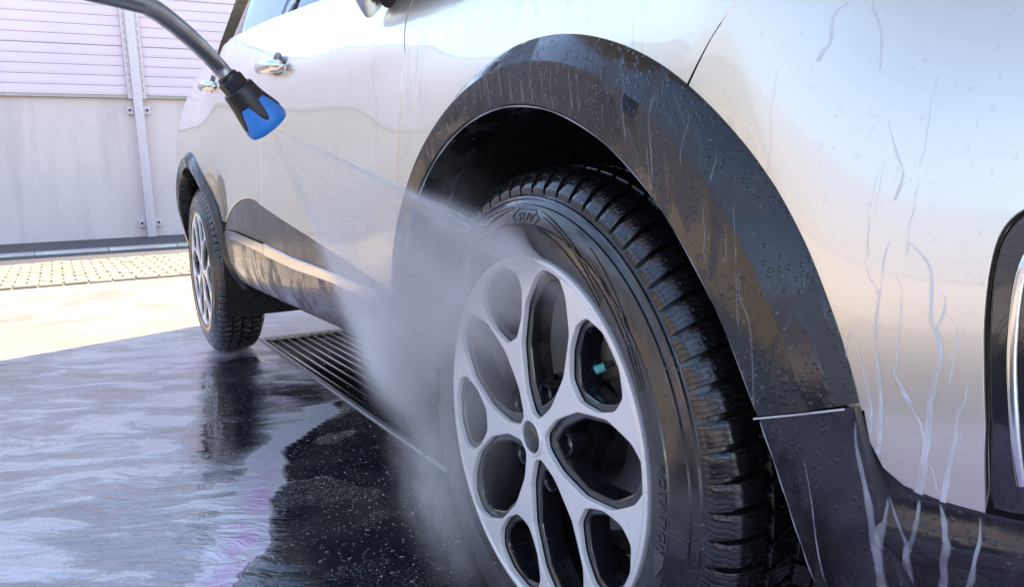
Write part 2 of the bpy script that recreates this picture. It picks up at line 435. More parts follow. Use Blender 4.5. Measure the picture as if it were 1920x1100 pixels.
def mat_floor():
    b = NB('wet_soapy_floor'); co = b.coord()
    at = b.n('ShaderNodeAttribute', attribute_name='foam'); ap = b.n('ShaderNodeAttribute', attribute_name='pink'); ac = b.n('ShaderNodeAttribute', attribute_name='chop')
    A = at.outputs['Fac']
    # swirled coordinates: the film is dragged about by the runoff
    w1 = b.n('ShaderNodeTexNoise'); b.l(co, w1.inputs['Vector']); w1.inputs['Scale'].default_value = 2.6; w1.inputs['Detail'].default_value = 3
    va = b.n('ShaderNodeVectorMath', operation='MULTIPLY_ADD'); b.l(w1.outputs['Color'], va.inputs[0]); va.inputs[1].default_value = (.20, .26, 0); b.l(co, va.inputs[2]); wc = va.outputs[0]
    wr = b.mapping(wc, (1, 1, 1), (0, 0, rad(29.4)))
    n1 = b.noise(b.mapping(wr, (3.4, 1.3, 1)), 2.2, 7, .62, .5)
    n2 = b.noise(b.mapping(wr, (12, 3.4, 1)), 2.0, 5, .62, .6)
    n3 = b.noise(co, 85, 3, .65)
    d = b.math('ADD', A, b.math('ADD', b.math('MULTIPLY', b.math('SUBTRACT', n1, .5), 2.3), b.math('MULTIPLY', b.math('SUBTRACT', n2, .5), 1.0)))
    d = b.math('ADD', d, b.math('MULTIPLY', b.math('SUBTRACT', n3, .5), .30))
    gate = b.ramp(b.math('ADD', A, b.math('MULTIPLY', b.math('SUBTRACT', n2, .5), .45)), .08, .60)
    suds = b.math('MULTIPLY', b.ramp(d, .50, .98), gate, clamp=True)              # opaque suds
    film = b.math('MULTIPLY', b.ramp(d, -.2, .9, 0, .60), gate, clamp=True)      # milky film
    foam = b.math('MAXIMUM', suds, film)
    v = b.vor(co, 62); sep = b.n('ShaderNodeSeparateColor'); b.l(v.outputs['Color'], sep.inputs[0])
    v2 = b.vor(co, 150); sep2 = b.n('ShaderNodeSeparateColor'); b.l(v2.outputs['Color'], sep2.inputs[0])
    g1 = b.math('MULTIPLY', b.ramp(v.outputs['Distance'], .27, .17), b.ramp(sep.outputs[0], .90, .96))
    g2 = b.math('MULTIPLY', b.ramp(v2.outputs['Distance'], .34, .18), b.ramp(sep2.outputs[0], .80, .92))
    grit = b.math('MAXIMUM', g1, b.math('MULTIPLY', g2, .7))
    big = b.noise(co, 3.5, 5, .6)
    floor_c = b.mix(b.ramp(big, .42, .66), c3(.018, .020, .027), c3(.075, .066, .062))
    gcol = b.mix(sep.outputs[1], c3(.36, .34, .31), c3(.20, .115, .085))
    floor_c = b.mix(b.math('MULTIPLY', grit, .65), floor_c, gcol)
    foam_c = b.mix(b.ramp(b.noise(wc, 3, 3), .4, .62), c3(.78, .72, .75), c3(.84, .81, .79))
    foam_c = b.mix(suds, b.mix(.35, foam_c, c3(.42, .37, .38)), foam_c)
    pk = b.math('MULTIPLY', ap.outputs['Fac'], b.ramp(b.noise(b.mapping(wc, (3, 1.5, 1)), 4, 4, .6, .6), .38, .56), clamp=True)
    foam_c = b.mix(b.math('MULTIPLY', pk, .8), foam_c, c3(.80, .40, .76))
    col = b.mix(b.math('MULTIPLY', foam, .92), floor_c, foam_c)
    rip = b.noise(b.mapping(wr, (30, 9, 1)), 1., 4, .55, .4)
    spk = b.noise(co, 130, 2, .5); fr = b.math('MULTIPLY', b.ramp(b.noise(wc, 3.2, 2), .54, .62), b.ramp(suds, .5, .1))
    h = b.math('ADD', b.math('MULTIPLY', rip, ac.outputs['Fac']), b.math('MULTIPLY', b.math('MULTIPLY', spk, fr), .30))
    h = b.math('ADD', h, b.math('MULTIPLY', suds, .16)); h = b.math('ADD', h, b.math('MULTIPLY', grit, .12))
    bmp = b.bump(h, .6, .011)
    b.prin(base_color=col, roughness=b.mixf(suds, .03, .16), ior=1.4, specular_ior_level=.6, normal=bmp, coat_weight=.45, coat_roughness=.02, coat_normal=bmp)
    MAT['floor'] = b.m
mat_ground(); mat_floor()
GX0, GX1, GY0, GY1 = -2.77, -.80, .25, .80          # the floor grate's opening
def holed(name, X, Yl, z, mat, skew=None, attr=None):
    V = []; F = []; nx, ny = len(X), len(Yl)
    for x in X:
        for y in Yl:
            xx = skew(x, y) if skew else x
            V.append((xx, y, z))
    for i in range(nx - 1):
        for j in range(ny - 1):
            cx, cy = (X[i] + X[i + 1]) / 2, (Yl[j] + Yl[j + 1]) / 2
            if GX0 < cx < GX1 and GY0 < cy < GY1: continue
            F.append((i * ny + j, (i + 1) * ny + j, (i + 1) * ny + j + 1, i * ny + j + 1))
    o = mesh_obj(name, V, F, mat)
    if attr:
        for k, fn in attr.items():
            a = o.data.attributes.new(k, 'FLOAT', 'POINT'); a.data.foreach_set('value', [fn(v[0], v[1]) for v in V])
    return o
g = holed('ground', [-60, GX0, GX1, 60], [-60, GY0, GY1, 60], -.006, 'ground'); tag(g, 'sunlit pale concrete yard ground behind the car', kind='structure')
yb = pchip([-2.2, -1.5, -1.3, -1.07, -.78, -.5, 0, 1], [.30, .215, .055, -.065, -.15, -.275, -.46, -.8])
def foam_at(x, y):
    if x < -1.5: base = .80
    else: base = 0
    d = yb(x) - y + .014 * math.sin(x * 17) + .006 * math.sin(x * 39 + 1)
    if x >= -1.55:
        if d <= 0: f = 0.
        else: f = sstep(0, .04, d) * (2.1 - 1.3 * sstep(.05, .13, d))
    else: f = .80
    w = sstep(-1.75, -1.45, x)
    f = f * w + base * (1 - w) if x < -1.45 else f
    # thinner film where ripples run; a dark streak paints in the rear tyre's reflection
    f -= .16 * math.exp(-((x + .85) / .35) ** 2 - ((y + .50) / .20) ** 2)
    t = max(0., min(1., (x + 2.62) / 1.5)); yl = .11 - .31 * t
    f -= .85 * math.exp(-((y - yl) / .095) ** 2) * sstep(-2.62, -2.3, x) * (1 - sstep(-1.35, -1.05, x)) if x < -1.0 else 0
    f -= .5 * math.exp(-((x + 1.72) / .16) ** 2 - ((y - .16) / .07) ** 2)
    f -= .35 * math.exp(-((x + 2.6) / .35) ** 2 - ((y + .75) / .28) ** 2)
    f -= .15 * math.exp(-((x + 1.55) / .25) ** 2 - ((y - .10) / .12) ** 2)
    f += .25 * math.exp(-((x + 2.75) / .35) ** 2 - ((y + .10) / .30) ** 2)
    f += .8 * sstep(.05, .4, x)  # suds added out of view, met only in the lower trim's reflection
    return max(0., min(2.1, f))
def pink_at(x, y):
    d = yb(x) - y
    p = math.exp(-((d - .055) / .035) ** 2) * sstep(-1.35, -.9, x) * .9
    p += .8 * math.exp(-((x + 2.45) / .28) ** 2 - ((y - .0) / .28) ** 2)
    p += .5 * math.exp(-((x + 1.9) / .12) ** 2 - ((y + .55) / .06) ** 2) + .5 * math.exp(-((x + 1.75) / .2) ** 2 - ((y - .1) / .08) ** 2)
    p += .95 * sstep(.0, .35, x)  # pink added out of view to tint the lower trim by reflection
    return min(1, p)
def chop_at(x, y):
    return .20 + 1.0 * math.exp(-((x + .75) / .45) ** 2 - ((y + .55) / .35) ** 2) + .45 * math.exp(-((x + 2.5) / .5) ** 2 - ((y + .75) / .35) ** 2) - .22 * sstep(0, .06, y - yb(x)) * sstep(-1.5, -1.4, x)
def frange(a, b, s):
    n = int(round((b - a) / s)); return [a + (b - a) * i / n for i in range(n + 1)]
FX = frange(-3.34, GX0, .03) + frange(GX0, GX1, .02)[1:] + frange(GX1, .1, .02)[1:] + frange(.1, 6.1, .5)[1:]
FY = frange(-1.16, GY0, .02) + frange(GY0, GY1, .025)[1:] + frange(GY1, 1.4, .03)[1:] + frange(1.4, 3.2, .3)[1:]
fl = holed('wash_floor', FX, FY, 0., 'floor', skew=lambda x, y: x - .42 * y * sstep(-2.8, -3.34, x) if x < -2.8 else x,  # dark floor trimmed to the canopy's shade edge, deepening that step in colour
           attr=dict(foam=foam_at, pink=pink_at, chop=chop_at))
tag(fl, 'wet dark wash floor under soap foam and puddles', kind='structure')
for a in fl.data.polygons: a.use_smooth = True
tag(mesh_obj('low_bounce_yard', [(-.6, -30, -.002), (40, -30, -.002), (40, 30, -.002), (6.12, 30, -.002), (6.12, -1.165, -.002), (-.1, -1.165, -.002)], [(0, 1, 4, 5), (1, 2, 3, 4)], 'asphalt'), 'added dark asphalt yard, coloured in place of shade to cool the bumper', kind='structure')  # dark colour instead of shade, added to cut warm bounce onto the bumper
# --- asphalt strip, kerb, pavers, wall
WX = -12.46
def slab(name, x0, x1, y0, y1, z, mat): return mesh_obj(name, [(x0, y0, z), (x1, y0, z), (x1, y1, z), (x0, y1, z)], [(0, 1, 2, 3)], mat)
tag(slab('asphalt_strip', WX - .2, -8.3, -30, 30, .0, 'asphalt'), 'dark asphalt strip along the foot of the lilac wall', kind='structure')
kb = empty('channel_kerb', (-9.7, 0, 0)); tag(kb, 'pale wet drain kerb line crossing the dark asphalt strip', 'kerb')
for i in range(16):
    o = box('kerb_stone', -.07, .07, -6 + i * .75, -5.255 + i * .75, -.05, .035, 'galv', kb, .008)
pav = empty('paving', (-7.15, 0, 0)); tag(pav, 'band of sandy pavers in the sun beyond the wash floor', kind='structure')
bm = box_geo(-.079, .079, -.079, .079, -.03, .012, .012); pm = bpy.data.meshes.new('paver'); bm.to_mesh(pm); bm.free(); pm.materials.append(MAT['paver'])
far_v = []; far_f = []
for i in range(14):
    for j in range(-26, 40):
        x = -1.08 + i * .166; y = j * .166 + (.083 if i % 2 else 0)
        if -1.35 < y < .75:
            o = bpy.data.objects.new('paver', pm); o.location = (x, y, random.uniform(-.003, .003)); o.rotation_euler = (random.uniform(-.02, .02), random.uniform(-.02, .02), random.uniform(-.02, .02)); link(o, pav)
        else:
            k = len(far_v)
            far_v += [(x - .077, y - .077, .01), (x + .077, y - .077, .01), (x + .077, y + .077, .01), (x - .077, y + .077, .01)]
            far_v += [(x - .079, y - .079, -.02), (x + .079, y - .079, -.02), (x + .079, y + .079, -.02), (x - .079, y + .079, -.02)]
            far_f += [(k, k + 1, k + 2, k + 3), (k, k + 4, k + 5, k + 1), (k + 1, k + 5, k + 6, k + 2), (k + 2, k + 6, k + 7, k + 3), (k + 3, k + 7, k + 4, k)]
tag(mesh_obj('pavers', far_v, far_f, 'paver', pav), kind='stuff')
wall = empty('boundary_wall', (WX, 0, 0)); tag(wall, 'lilac boundary wall, ribbed panels above rendered masonry, behind the car', 'wall')
box('masonry', -.25, 0, -14, 14, -.05, 2.10, 'wall', wall)
PZ = 2.07
for (ya, yb_) in ((-9.0, .66), (.80, 10.4)):
    for k in range(18):
        z0 = PZ + k * .14; g_ = .0022 if k % 5 else .006
        box('panel_board', -.06, .062, ya, yb_, z0 + g_, z0 + .14 - .0022, 'lilac', wall, .004)
    box('drip_edge', -.05, .072, ya, yb_, PZ - .035, PZ + .001, 'steel', wall)
box('panel_backing', -.2, -.062, -14, 14, 2.09, 4.6, 'wall', wall); box('coping', -.24, .1, -14, 14, 4.6, 4.66, 'steel', wall)
for py in (.73,):
    ps = empty('support_post', (WX + .10, py, 0)); ps.rotation_euler = (rad(.7), 0, 0)
    tag(ps, 'pale lilac steel post bolted in front of the lilac wall', 'post')
    box('shaft', -.03, .09, -.062, .062, 0, 4.6, 'white_paint', ps, .006)
    box('channel', -.036, .03, -.125, -.0635, PZ - .05, 4.6, 'white_paint', ps, .005); box('channel', -.036, .03, .0635, .125, PZ - .05, 4.6, 'white_paint', ps, .005)
    for k in range(22):
        for s in (-1, 1): box('slot', .026, .0335, s * .09 - .005, s * .09 + .005, PZ + .05 + k * .115, PZ + .12 + k * .115, 'steel', ps)
    for z in (1.86, .205):
        for s in (-1, 1):
            bk = box('bracket', -.09, -.012, min(s * .064, s * .16), max(s * .064, s * .16), z - .06, z + .06, 'white_paint', ps, .008)
            bm = bmesh.new(); bmesh.ops.create_cone(bm, cap_ends=True, segments=6, radius1=.02, radius2=.018, depth=.03)
            bmesh.ops.rotate(bm, verts=bm.verts, matrix=Matrix.Rotation(rad(90), 3, 'Y')); bmesh.ops.translate(bm, verts=bm.verts, vec=(.0, s * .118, z)); bm_obj('bolt', bm, 'under', bk)
# --- floor grate
gr = empty('floor_grate', (GX0, GY0, 0)); tag(gr, 'black steel floor grate sunk beside the rear tyre', 'grate')
LX, LY = GX1 - GX0, GY1 - GY0
tag(box('pit', 0, LX, 0, LY, -.20, -.19, 'liner', gr))
for (a, b_, c, d) in ((-.01, 0, -.01, LY + .01), (LX, LX + .01, -.01, LY + .01), (0, LX, -.01, 0), (0, LX, LY, LY + .01)): box('pit_side', a, b_, c, d, -.20, -.008, 'liner', gr)
for (a, b_, c, d) in ((-.028, .0, -.012, LY + .012), (.0, LX, -.012, .002), (.0, LX, LY - .002, LY + .012)): box('frame', a, b_, c, d, -.03, .006, 'galv', gr, .002)
nb = 14
for k in range(nb):
    y = .022 + k * (LY - .04) / (nb - 1)
    box('bar', .002, LX - .01, y - .005, y + .005, -.045, .0015, 'gloss_black', gr, .0015)
V = []; F = []
for k in range(46):
    x = .03 + k * .042; i = len(V)
    for dx, dz in ((-.004, -.03), (.004, -.03), (.004, -.009), (-.004, -.009)): V += [(x + dx, .004, dz), (x + dx, LY - .004, dz)]
    F += [(i, i + 1, i + 3, i + 2), (i + 2, i + 3, i + 5, i + 4), (i + 4, i + 5, i + 7, i + 6), (i + 6, i + 7, i + 1, i)]
mesh_obj('cross_rods', V, F, 'gloss_black', gr)
# --- bay canopy over the car (its shade falls on the wash floor) and the houses across the yard
H = 3.25; disp = -SUN_DIR * (H / SUN_DIR.z)
def roof_pt(gx, gy): return (gx - disp.x, gy - disp.y)
rp = [roof_pt(-3.36 + .42 * 1.15, -1.15), roof_pt(-.3, -1.15), roof_pt(.3, -3.3), roof_pt(5, -3.3), roof_pt(5, 3.6), roof_pt(-3.36 - .42 * 3.6, 3.6)]  # front end of this unseen roof widened to shade ground reflected in the bumper
cn = empty('wash_bay_canopy', (0, 0, 0)); tag(cn, 'flat canopy over the wash bay shading the car', 'canopy')
V = [(x, y, H) for x, y in rp] + [(x, y, H + .16) for x, y in rp]
mesh_obj('roof_slab', V, [(5, 4, 3, 2, 1, 0), (6, 7, 8, 9, 10, 11)] + [(i, (i + 1) % 6, 6 + (i + 1) % 6, 6 + i) for i in range(6)], simple('canopy_white', (.62, .62, .63), .6), cn)
for (x, y) in ((rp[3][0] - .4, rp[3][1] + .3), (rp[4][0] - .4, rp[4][1] - .3), (rp[5][0] + 2.6, rp[5][1] - .3)): box('column', x - .06, x + .06, y - .06, y + .06, 0, H - .002, 'white_paint', cn, .01)
hs = empty('yard_building', (0, -11, 0)); tag(hs, 'beige brick building across the yard with a pitched roof', 'building')
box('wall', -14, -2.2, -6, 0, -.05, 3.6, 'facade', hs)
V = [(-14.4, .5, 3.55), (-1.8, .5, 3.55), (-1.8, -6.5, 3.55), (-14.4, -6.5, 3.55), (-11.5, -3, 5.2), (-4.5, -3, 5.2)]
mesh_obj('roof', V, [(0, 1, 5, 4), (1, 2, 5), (2, 3, 4, 5), (3, 0, 4), (3, 2, 1, 0)], simple('roof_sheet', (.30, .27, .25), .6), hs)
for x in (-12, -9, -6, -3.9):
    w = box('window', x, x + 1.3, .0, .05, 1.1, 2.5, 'white_paint', hs); box('pane', x + .08, x + 1.22, .052, .06, 1.18, 2.42, 'gloss_black', w)
ow = empty('bumper_reflection_wall', (0, -7.5, 0)); tag(ow, 'added unseen slate lilac panelled wall that tints the bumper reflection', 'wall')  # unseen wall added to replace pale sky in the bumper's reflection
box('masonry', -1.4, 16, -.25, 0, -.05, 1.2, 'wall', ow)
simple('slate_lilac', (.36, .37, .47), .5)  # darker tint picked to dim what the bumper reflects
for k in range(8): box('panel_board', -1.4, 16, -.2, .03, 1.205 + k * .2, 1.4 + k * .2, 'slate_lilac', ow, .006)
#ENVEND
# ================================================================== THE CAR
car = empty('car', (0, 0, 0))
tag(car, 'wet silver compact crossover with dark plastic arch trims being rinsed', 'car')
FDF = [(-.41, 1.02), (-.385, .965), (-.355, .875), (-.362, .793), (-.378, .711), (-.394, .624), (-.416, .534), (-.452, .482)]
BC = [(-1.43, 1.121), (-1.455, 1.03), (-1.435, .98), (-1.400, .875), (-1.388, .80), (-1.388, .747), (-1.398, .624)]
belt = pchip([-2.5, -2.2, -1.93, -1.6, -1.3, -1.09, -.95, -.6, -.41], [1.175, 1.158, 1.143, 1.130, 1.109, 1.094, 1.083, 1.046, 1.02])
CU = [(-.452, .482), (-.533, .498), (-.657, .514), (-.854, .538), (-1.063, .570), (-1.20, .591), (-1.300, .607), (-1.398, .624), (-1.474, .636), (-1.53, .641), (-1.586, .642), (-1.65, .640), (-1.713, .634), (-1.80, .620), (-1.875, .603), (-2.0, .576), (-2.10, .556)]
SU = [(-2.14, .518), (-2.02, .534), (-1.80, .537), (-1.437, .521), (-1.128, .498), (-.867, .488), (-.667, .482), (-.56, .478), (-.535, .472), (-.524, .464)]
SL = [(-.533, .458), (-.794, .467), (-1.094, .473), (-1.47, .495), (-1.806, .510), (-2.14, .508)]
GAP = .0035
def smooth2(L): return [(p.x, p.y) for p in spline([(a, b, 0) for a, b in L], 4)]
def sh(L, dx=0., dz=0.): return [(x + dx, z + dz) for x, z in L]
def upto(L, x): return [p for p in L if p[0] >= x - 1e-6]
def fromx(L, x): return [p for p in L if p[0] <= x + 1e-6]
bline = lambda a, b, n: [(a + (b - a) * i / n, belt(a + (b - a) * i / n)) for i in range(n + 1)]
fdoor = panel('front_door', sh(FDF, -GAP) + sh(upto(CU, -1.398)[1:-1], 0, .003) + sh(BC[::-1], GAP)[0:] + bline(-1.40, -.45, 12), 'paint', car)
rdr = [(-2.30, .665), (-2.335, .74), (-2.375, .86), (-2.47, .98), (-2.46, 1.08), (-2.40, 1.168)]
rdoor = panel('rear_door', sh(BC, -GAP) + sh(fromx(CU, -1.40), 0, .003) + [(-2.19, .56), (-2.235, .61)] + rdr + bline(-2.36, -1.46, 10), 'paint', car)
RI = pchip([-40, -10, 0, 17, 37, 60, 93, 123, 180, 220], [.55, .50, .475, .435, .425, .425, .417, .411, .415, .43])
RO = pchip([-40, -10, 0, 17, 37, 60, 80, 103, 130, 180, 220], [.585, .545, .53, .505, .50, .497, .486, .468, .462, .465, .47])
FI = pchip([-40, -10, 0, 18, 40, 90, 125, 150, 170, 200], [.43, .418, .413, .415, .414, .414, .412, .405, .402, .41])
FO = pchip([-40, -5, 5, 17, 30, 41, 52, 64, 74, 89, 101, 112, 123, 131, 148, 165, 200], [.50, .492, .492, .503, .510, .517, .515, .505, .498, .486, .475, .465, .458, .453, .448, .447, .447])
FO0 = FO; FO_T = [sum(FO0(a + d * 2) * w for d, w in zip(range(-6, 7), (1, 2, 4, 6, 8, 9, 10, 9, 8, 6, 4, 2, 1))) / 70. for a in range(-40, 201)]
def FO(a):
    k = max(-40., min(199.99, a)) + 40; i = int(k); return FO_T[i] + (FO_T[i + 1] - FO_T[i]) * (k - i)
panel('rear_quarter', sh(rdr[::-1], -GAP) + [p for p in arc(RW, HUB, lambda t: RO(t) - .012, 44, 176, 26)] + [(-3.36, .42), (-3.42, .7), (-3.40, 1.0), (-3.3, 1.2), (-2.8, 1.19)], 'paint', car)
FBL = [(.40, .872), (.372, .825), (.338, .784), (.296, .728)]
fender = panel('fender', sh(FDF, GAP)[:-1] + [(-.436, .50), (-.448, .46)] + arc(0, HUB, lambda t: FO(t) - .014, 166, 53, 34) + sh(FBL[::-1], -.0007, .0003) + [(.36, .90), (.25, .955), (0, .99), (-.25, 1.012)], 'paint', car, rnd=.0005)
BL = [(.480, .494), (.483, .470), (.491, .451), (.504, .440), (.527, .434), (.552, .431)]
FOG = [(.554, .495), (.552, .533), (.550, .569), (.550, .605), (.5535, .629), (.564, .644), (.585, .653), (.64, .658), (.72, .655), (.79, .64)]
bumper = panel('front_bumper', sh(FBL[:-1], .0006) + arc(0, HUB, lambda t: FO(t) - .014, 52, 18, 14) + BL + smooth2(FOG) + [(.79, .80), (.70, .82), (.6, .838), (.5, .852)], 'paint', car, flange=.03, rnd=.0005)
panel('headlight', [(.385, .878), (.41, .872), (.5, .858), (.6, .844), (.7, .826), (.79, .806), (.79, .90), (.65, .93), (.5, .945), (.40, .945), (.36, .905)], 'gloss_black', car, off=.004)
# hood, front centre, roof, tail and floor: plain closed shapes that the picture hardly shows
CY = .9
def loft(name, rows, mat, parent, smooth=True):
    n = len(rows[0]); V = [p for r in rows for p in r]; F = []
    for i in range(len(rows) - 1):
        for j in range(n - 1): F.append((i * n + j, (i + 1) * n + j, (i + 1) * n + j + 1, i * n + j + 1))
    return mesh_obj(name, V, F, mat, parent, smooth)
topline = pchip([-.41, 0, .25, .40, .5, .65, .79], [1.02, .99, .955, .948, .948, .935, .91])
rows = []
for x in frange(-.42, .79, .06):
    y0 = Y(x, topline(x)); z0 = topline(x); rows.append([(x + .10 * (t ** .7) * max(0, x) , y0 + (2 * CY - 2 * y0) * t, z0 + .085 * (1 - abs(2 * t - 1) ** 2.4) * (1 - .5 * max(0, x))) for t in [i / 24 for i in range(25)]])
rows = [[(p[0] + (.09 * (1 - abs(2 * i / 24 - 1) ** 2)) * max(0, rows[k][0][0]) - .1 * (i / 24) ** .7 * max(0, rows[k][0][0]), p[1], p[2]) for i, p in enumerate(r)] for k, r in enumerate(rows)]
loft('hood', rows, 'paint', car)
rows = []
for z in (.25, .33, .42, .5, .6, .7, .8, .91):
    a = Y(.79, z); rows.append([(.79 + .09 * (1 - abs(2 * t - 1) ** 2.2), a + (2 * CY - 2 * a) * t, z) for t in [i / 20 for i in range(21)]])
loft('front_fascia', rows, 'black_plastic', car)
def roofz(x): return 1.585 - .05 * ((x + 1.6) / 1.2) ** 2
rows = []
for x in frange(-3.1, -.75, .12): rows.append([(x, .31 + (2 * CY - .62) * t, roofz(x) + .05 * (1 - abs(2 * t - 1) ** 2.4)) for t in [i / 16 for i in range(17)]])
loft('roof', rows, 'paint', car)
rows = [[(.02 - .78 * s, .11 + .22 * s + (2 * CY - .22 - .44 * s) * t, 1.03 + .52 * s) for t in [i / 8 for i in range(9)]] for s in (0, .25, .5, .75, 1)]
loft('windscreen', [[(p[0] - .4 + .15 * (1 - abs(2 * i / 8 - 1) ** 2) * (1 - k / 6), p[1], p[2]) for i, p in enumerate(r)] for k, r in enumerate(rows)], 'glass', car)
rows = []
for z, x in ((.35, -3.40), (.6, -3.44), (.9, -3.44), (1.15, -3.38), (1.35, -3.24), (1.56, -3.10)):
    a = .20 if z < 1.2 else .20 + (z - 1.2) * .35
    rows.append([(x - .06 * (1 - abs(2 * t - 1) ** 2.2), a + (2 * CY - 2 * a) * t, z) for t in [i / 12 for i in range(13)]])
loft('tailgate', rows, 'paint', car)
box('floor_pan', -3.3, .7, .45, 1.35, .27, .30, 'under', car)
box('sill_beam', -2.08, -.42, .16, .46, .315, .37, 'under', car, .02)
box('cabin', -2.9, -.5, .34, 1.46, .305, 1.0, 'interior', car)
for s in (0, 1): box('seat', -1.5 - s * .8, -1.3 - s * .8, .42, 1.4, .9, 1.22 , 'interior', car, .05)
# left flank: the same outer panels mirrored
for src in (fdoor, rdoor, fender, bumper):
    c = src.copy(); COL.objects.link(c); c.parent = car; c.scale = (1, -1, 1); c.location = (0, 2 * CY, 0)
box('flank_liner', -3.3, .6, 1.72, 1.76, .35, 1.05, 'under', car)
# --- greenhouse
def GY_(x, z): 
    zb = belt(max(-2.9, min(-.41, x))); y = Y(x, zb) + .014 + (z - zb) * .46 + .12 * max(0, z - zb) ** 2
    if x < -2.0: y += .32 * (x + 2.0) ** 2 * (1 if z > zb else 1)
    return y
gl = lambda a, b, dz, n=8: [(a + (b - a) * i / n, belt(a + (b - a) * i / n) + dz) for i in range(n + 1)]
fw = panel('window', gl(-1.335, -.62, .018) + [(-.80, 1.18), (-1.05, 1.40), (-1.18, 1.50), (-1.335, 1.515)], 'glass', car, fx=GY_, off=.006, rnd=.001)
rw_ = panel('window', gl(-2.16, -1.445, .018) + [(-1.445, 1.515), (-1.9, 1.49), (-2.16, 1.42)], 'glass', car, fx=GY_, off=.006, rnd=.001)
panel('door_pillar', gl(-1.44, -1.34, .004, 2) + [(-1.34, 1.515), (-1.44, 1.515)], 'trim', car, fx=GY_, off=.0)
panel('window_seal', gl(-2.20, -2.165, .01, 2) + [(-2.165, 1.42), (-2.20, 1.41)], 'gloss_black', car, fx=GY_, off=.0, rnd=.001)
panel('quarter_window', gl(-2.42, -2.205, .02, 3) + [(-2.205, 1.40), (-2.30, 1.35)], 'glass', car, fx=GY_, off=.004, rnd=.001)
panel('rear_pillar', gl(-2.52, -2.425, .01, 2) + [(-2.305, 1.35), (-2.21, 1.41), (-2.1, 1.45), (-1.445, 1.525), (-1.2, 1.52), (-1.2, 1.57), (-2.5, 1.56), (-3.0, 1.45), (-2.95, 1.2)], 'paint', car, fx=GY_)
panel('belt_strip', gl(-2.44, -.55, .003, 22) + gl(-2.44, -.55, .016, 22)[::-1], 'chrome', car, fx=GY_, off=-.006, rnd=.0015)
box('window_backing', -2.4, -.7, .52, .53, 1.05, 1.5, 'interior', car)
# --- lower cladding
def split(L, x, left): return [p for p in L if (p[0] < x if left else p[0] > x)]
XC = -1.405
SUr = SU[::-1]
def lerp_at(L, x):
    L = sorted(L)
    for (a, za), (b_, zb) in zip(L, L[1:]):
        if a <= x <= b_: return za + (zb - za) * (x - a) / (b_ - a)
    return L[0][1] if x < L[0][0] else L[-1][1]
for nm, lft in (('door_cladding', False), ('door_cladding', True)):
    e = XC - .002 if lft else XC + .002
    up = split(CU, XC, lft); lo = split(SUr, XC, lft)
    if lft: poly = [(e, lerp_at(CU, e) - .003)] + sh(up, 0, -.003) + [(-2.15, .535)] + sh(lo[::-1], 0, .002) + [(e, lerp_at(SU, e) + .002)]
    else: poly = sh(up, 0, -.003) + [(e, lerp_at(CU, e) - .003), (e, lerp_at(SU, e) + .002)] + sh(lo[::-1], 0, .002) + [(-.475, .452), (-.452, .462)]
    panel(nm, poly, 'clad', car, off=.003, step=.025)
    lo2 = split(SUr, XC, lft); sl = split(SL, XC, lft)
    if lft: poly = [(e, lerp_at(SU, e))] + lo2 + sl[::-1] + [(e, lerp_at(SL, e))]
    else: poly = lo2 + [(e, lerp_at(SU, e)), (e, lerp_at(SL, e))] + sl[::-1]
    panel('chrome_strip', poly, 'chrome', car, off=-.004, step=.025, rnd=.003)
    if lft: poly = [(e, lerp_at(SL, e) - .002)] + sh(sl, 0, -.002) + [(-2.16, .47), (-2.17, .40), (-2.13, .375), (-1.9, .368), (e, .366)]
    else: poly = [(-.455, .447), (-.52, .452)] + sh(sl, 0, -.002) + [(e, lerp_at(SL, e) - .002), (e, .366), (-1.0, .360), (-.7, .354), (-.46, .350), (-.445, .39)]
    panel('sill_cladding', poly, 'trim_low', car, off=-.003, step=.025, flange=.05, rnd=.008)
jx = [(-1.36, 1.12), (-1.36, .64), (-1.44, .64), (-1.50, 1.12)]
panel('jamb_backing', jx, 'liner', car, off=.016)  # near-black backing added behind the seams to keep bright light from showing
panel('jamb_backing', [(-.30, .98), (-.33, .80), (-.39, .50), (-.46, .47), (-.43, .62), (-.41, .80), (-.44, 1.0)], 'liner', car, off=.016)
# --- wheel arch trims
def ring(name, cx, ri, ro, a0, a1, mat, parent, prof, n=70, ends=True):
    V = []; F = []; k = len(prof)
    for i in range(n + 1):
        a = a0 + (a1 - a0) * i / n; r0, r1 = ri(a), ro(a); ca, sa = math.cos(rad(a)), math.sin(rad(a))
        for t, off in prof:
            r = r0 + (r1 - r0) * max(0., t); x, z = cx + r * ca, HUB + r * sa
            V.append((x, Y(x, z) + off, z))
    for i in range(n):
        for j in range(k - 1): F.append((i * k + j, i * k + j + 1, (i + 1) * k + j + 1, (i + 1) * k + j))
    if ends:
        F.append(tuple(range(k))); F.append(tuple(n * k + j for j in range(k))[::-1])
    o = mesh_obj(name, V, F, mat, parent, True, sharp=22)
    return o
PROF = [(.05, .05), (-.0, .045), (0, -.006), (.012, -.0105), (.035, -.0125), (.2, -.0145), (.4, -.0165), (.60, -.0185), (.63, -.0185), (.66, -.017), (.8, -.0105), (.94, -.004), (.98, -.001), (1., .012)]
ring('arch_trim', 0, FI, FO, 17.95, 176, 'trim', car, PROF, 150)
ring('arch_trim', RW, RI, RO, -4, 185, 'trim', car, PROF)
LPROF = [(.05, .05), (-.0, .045), (0, -.005), (.012, -.0095), (.035, -.0115), (.3, -.014), (.62, -.015), (.80, -.0125), (.97, -.006), (1., .010)]
ring('arch_trim', 0, FI, FO, -34, 17.72, 'trim_low', car, LPROF, 30)
def YL(x, z): return Y(x, z) - .017 * math.exp(-((z - .392) / .024) ** 2) + .006 - .010 * sstep(.38, .30, z) * 0
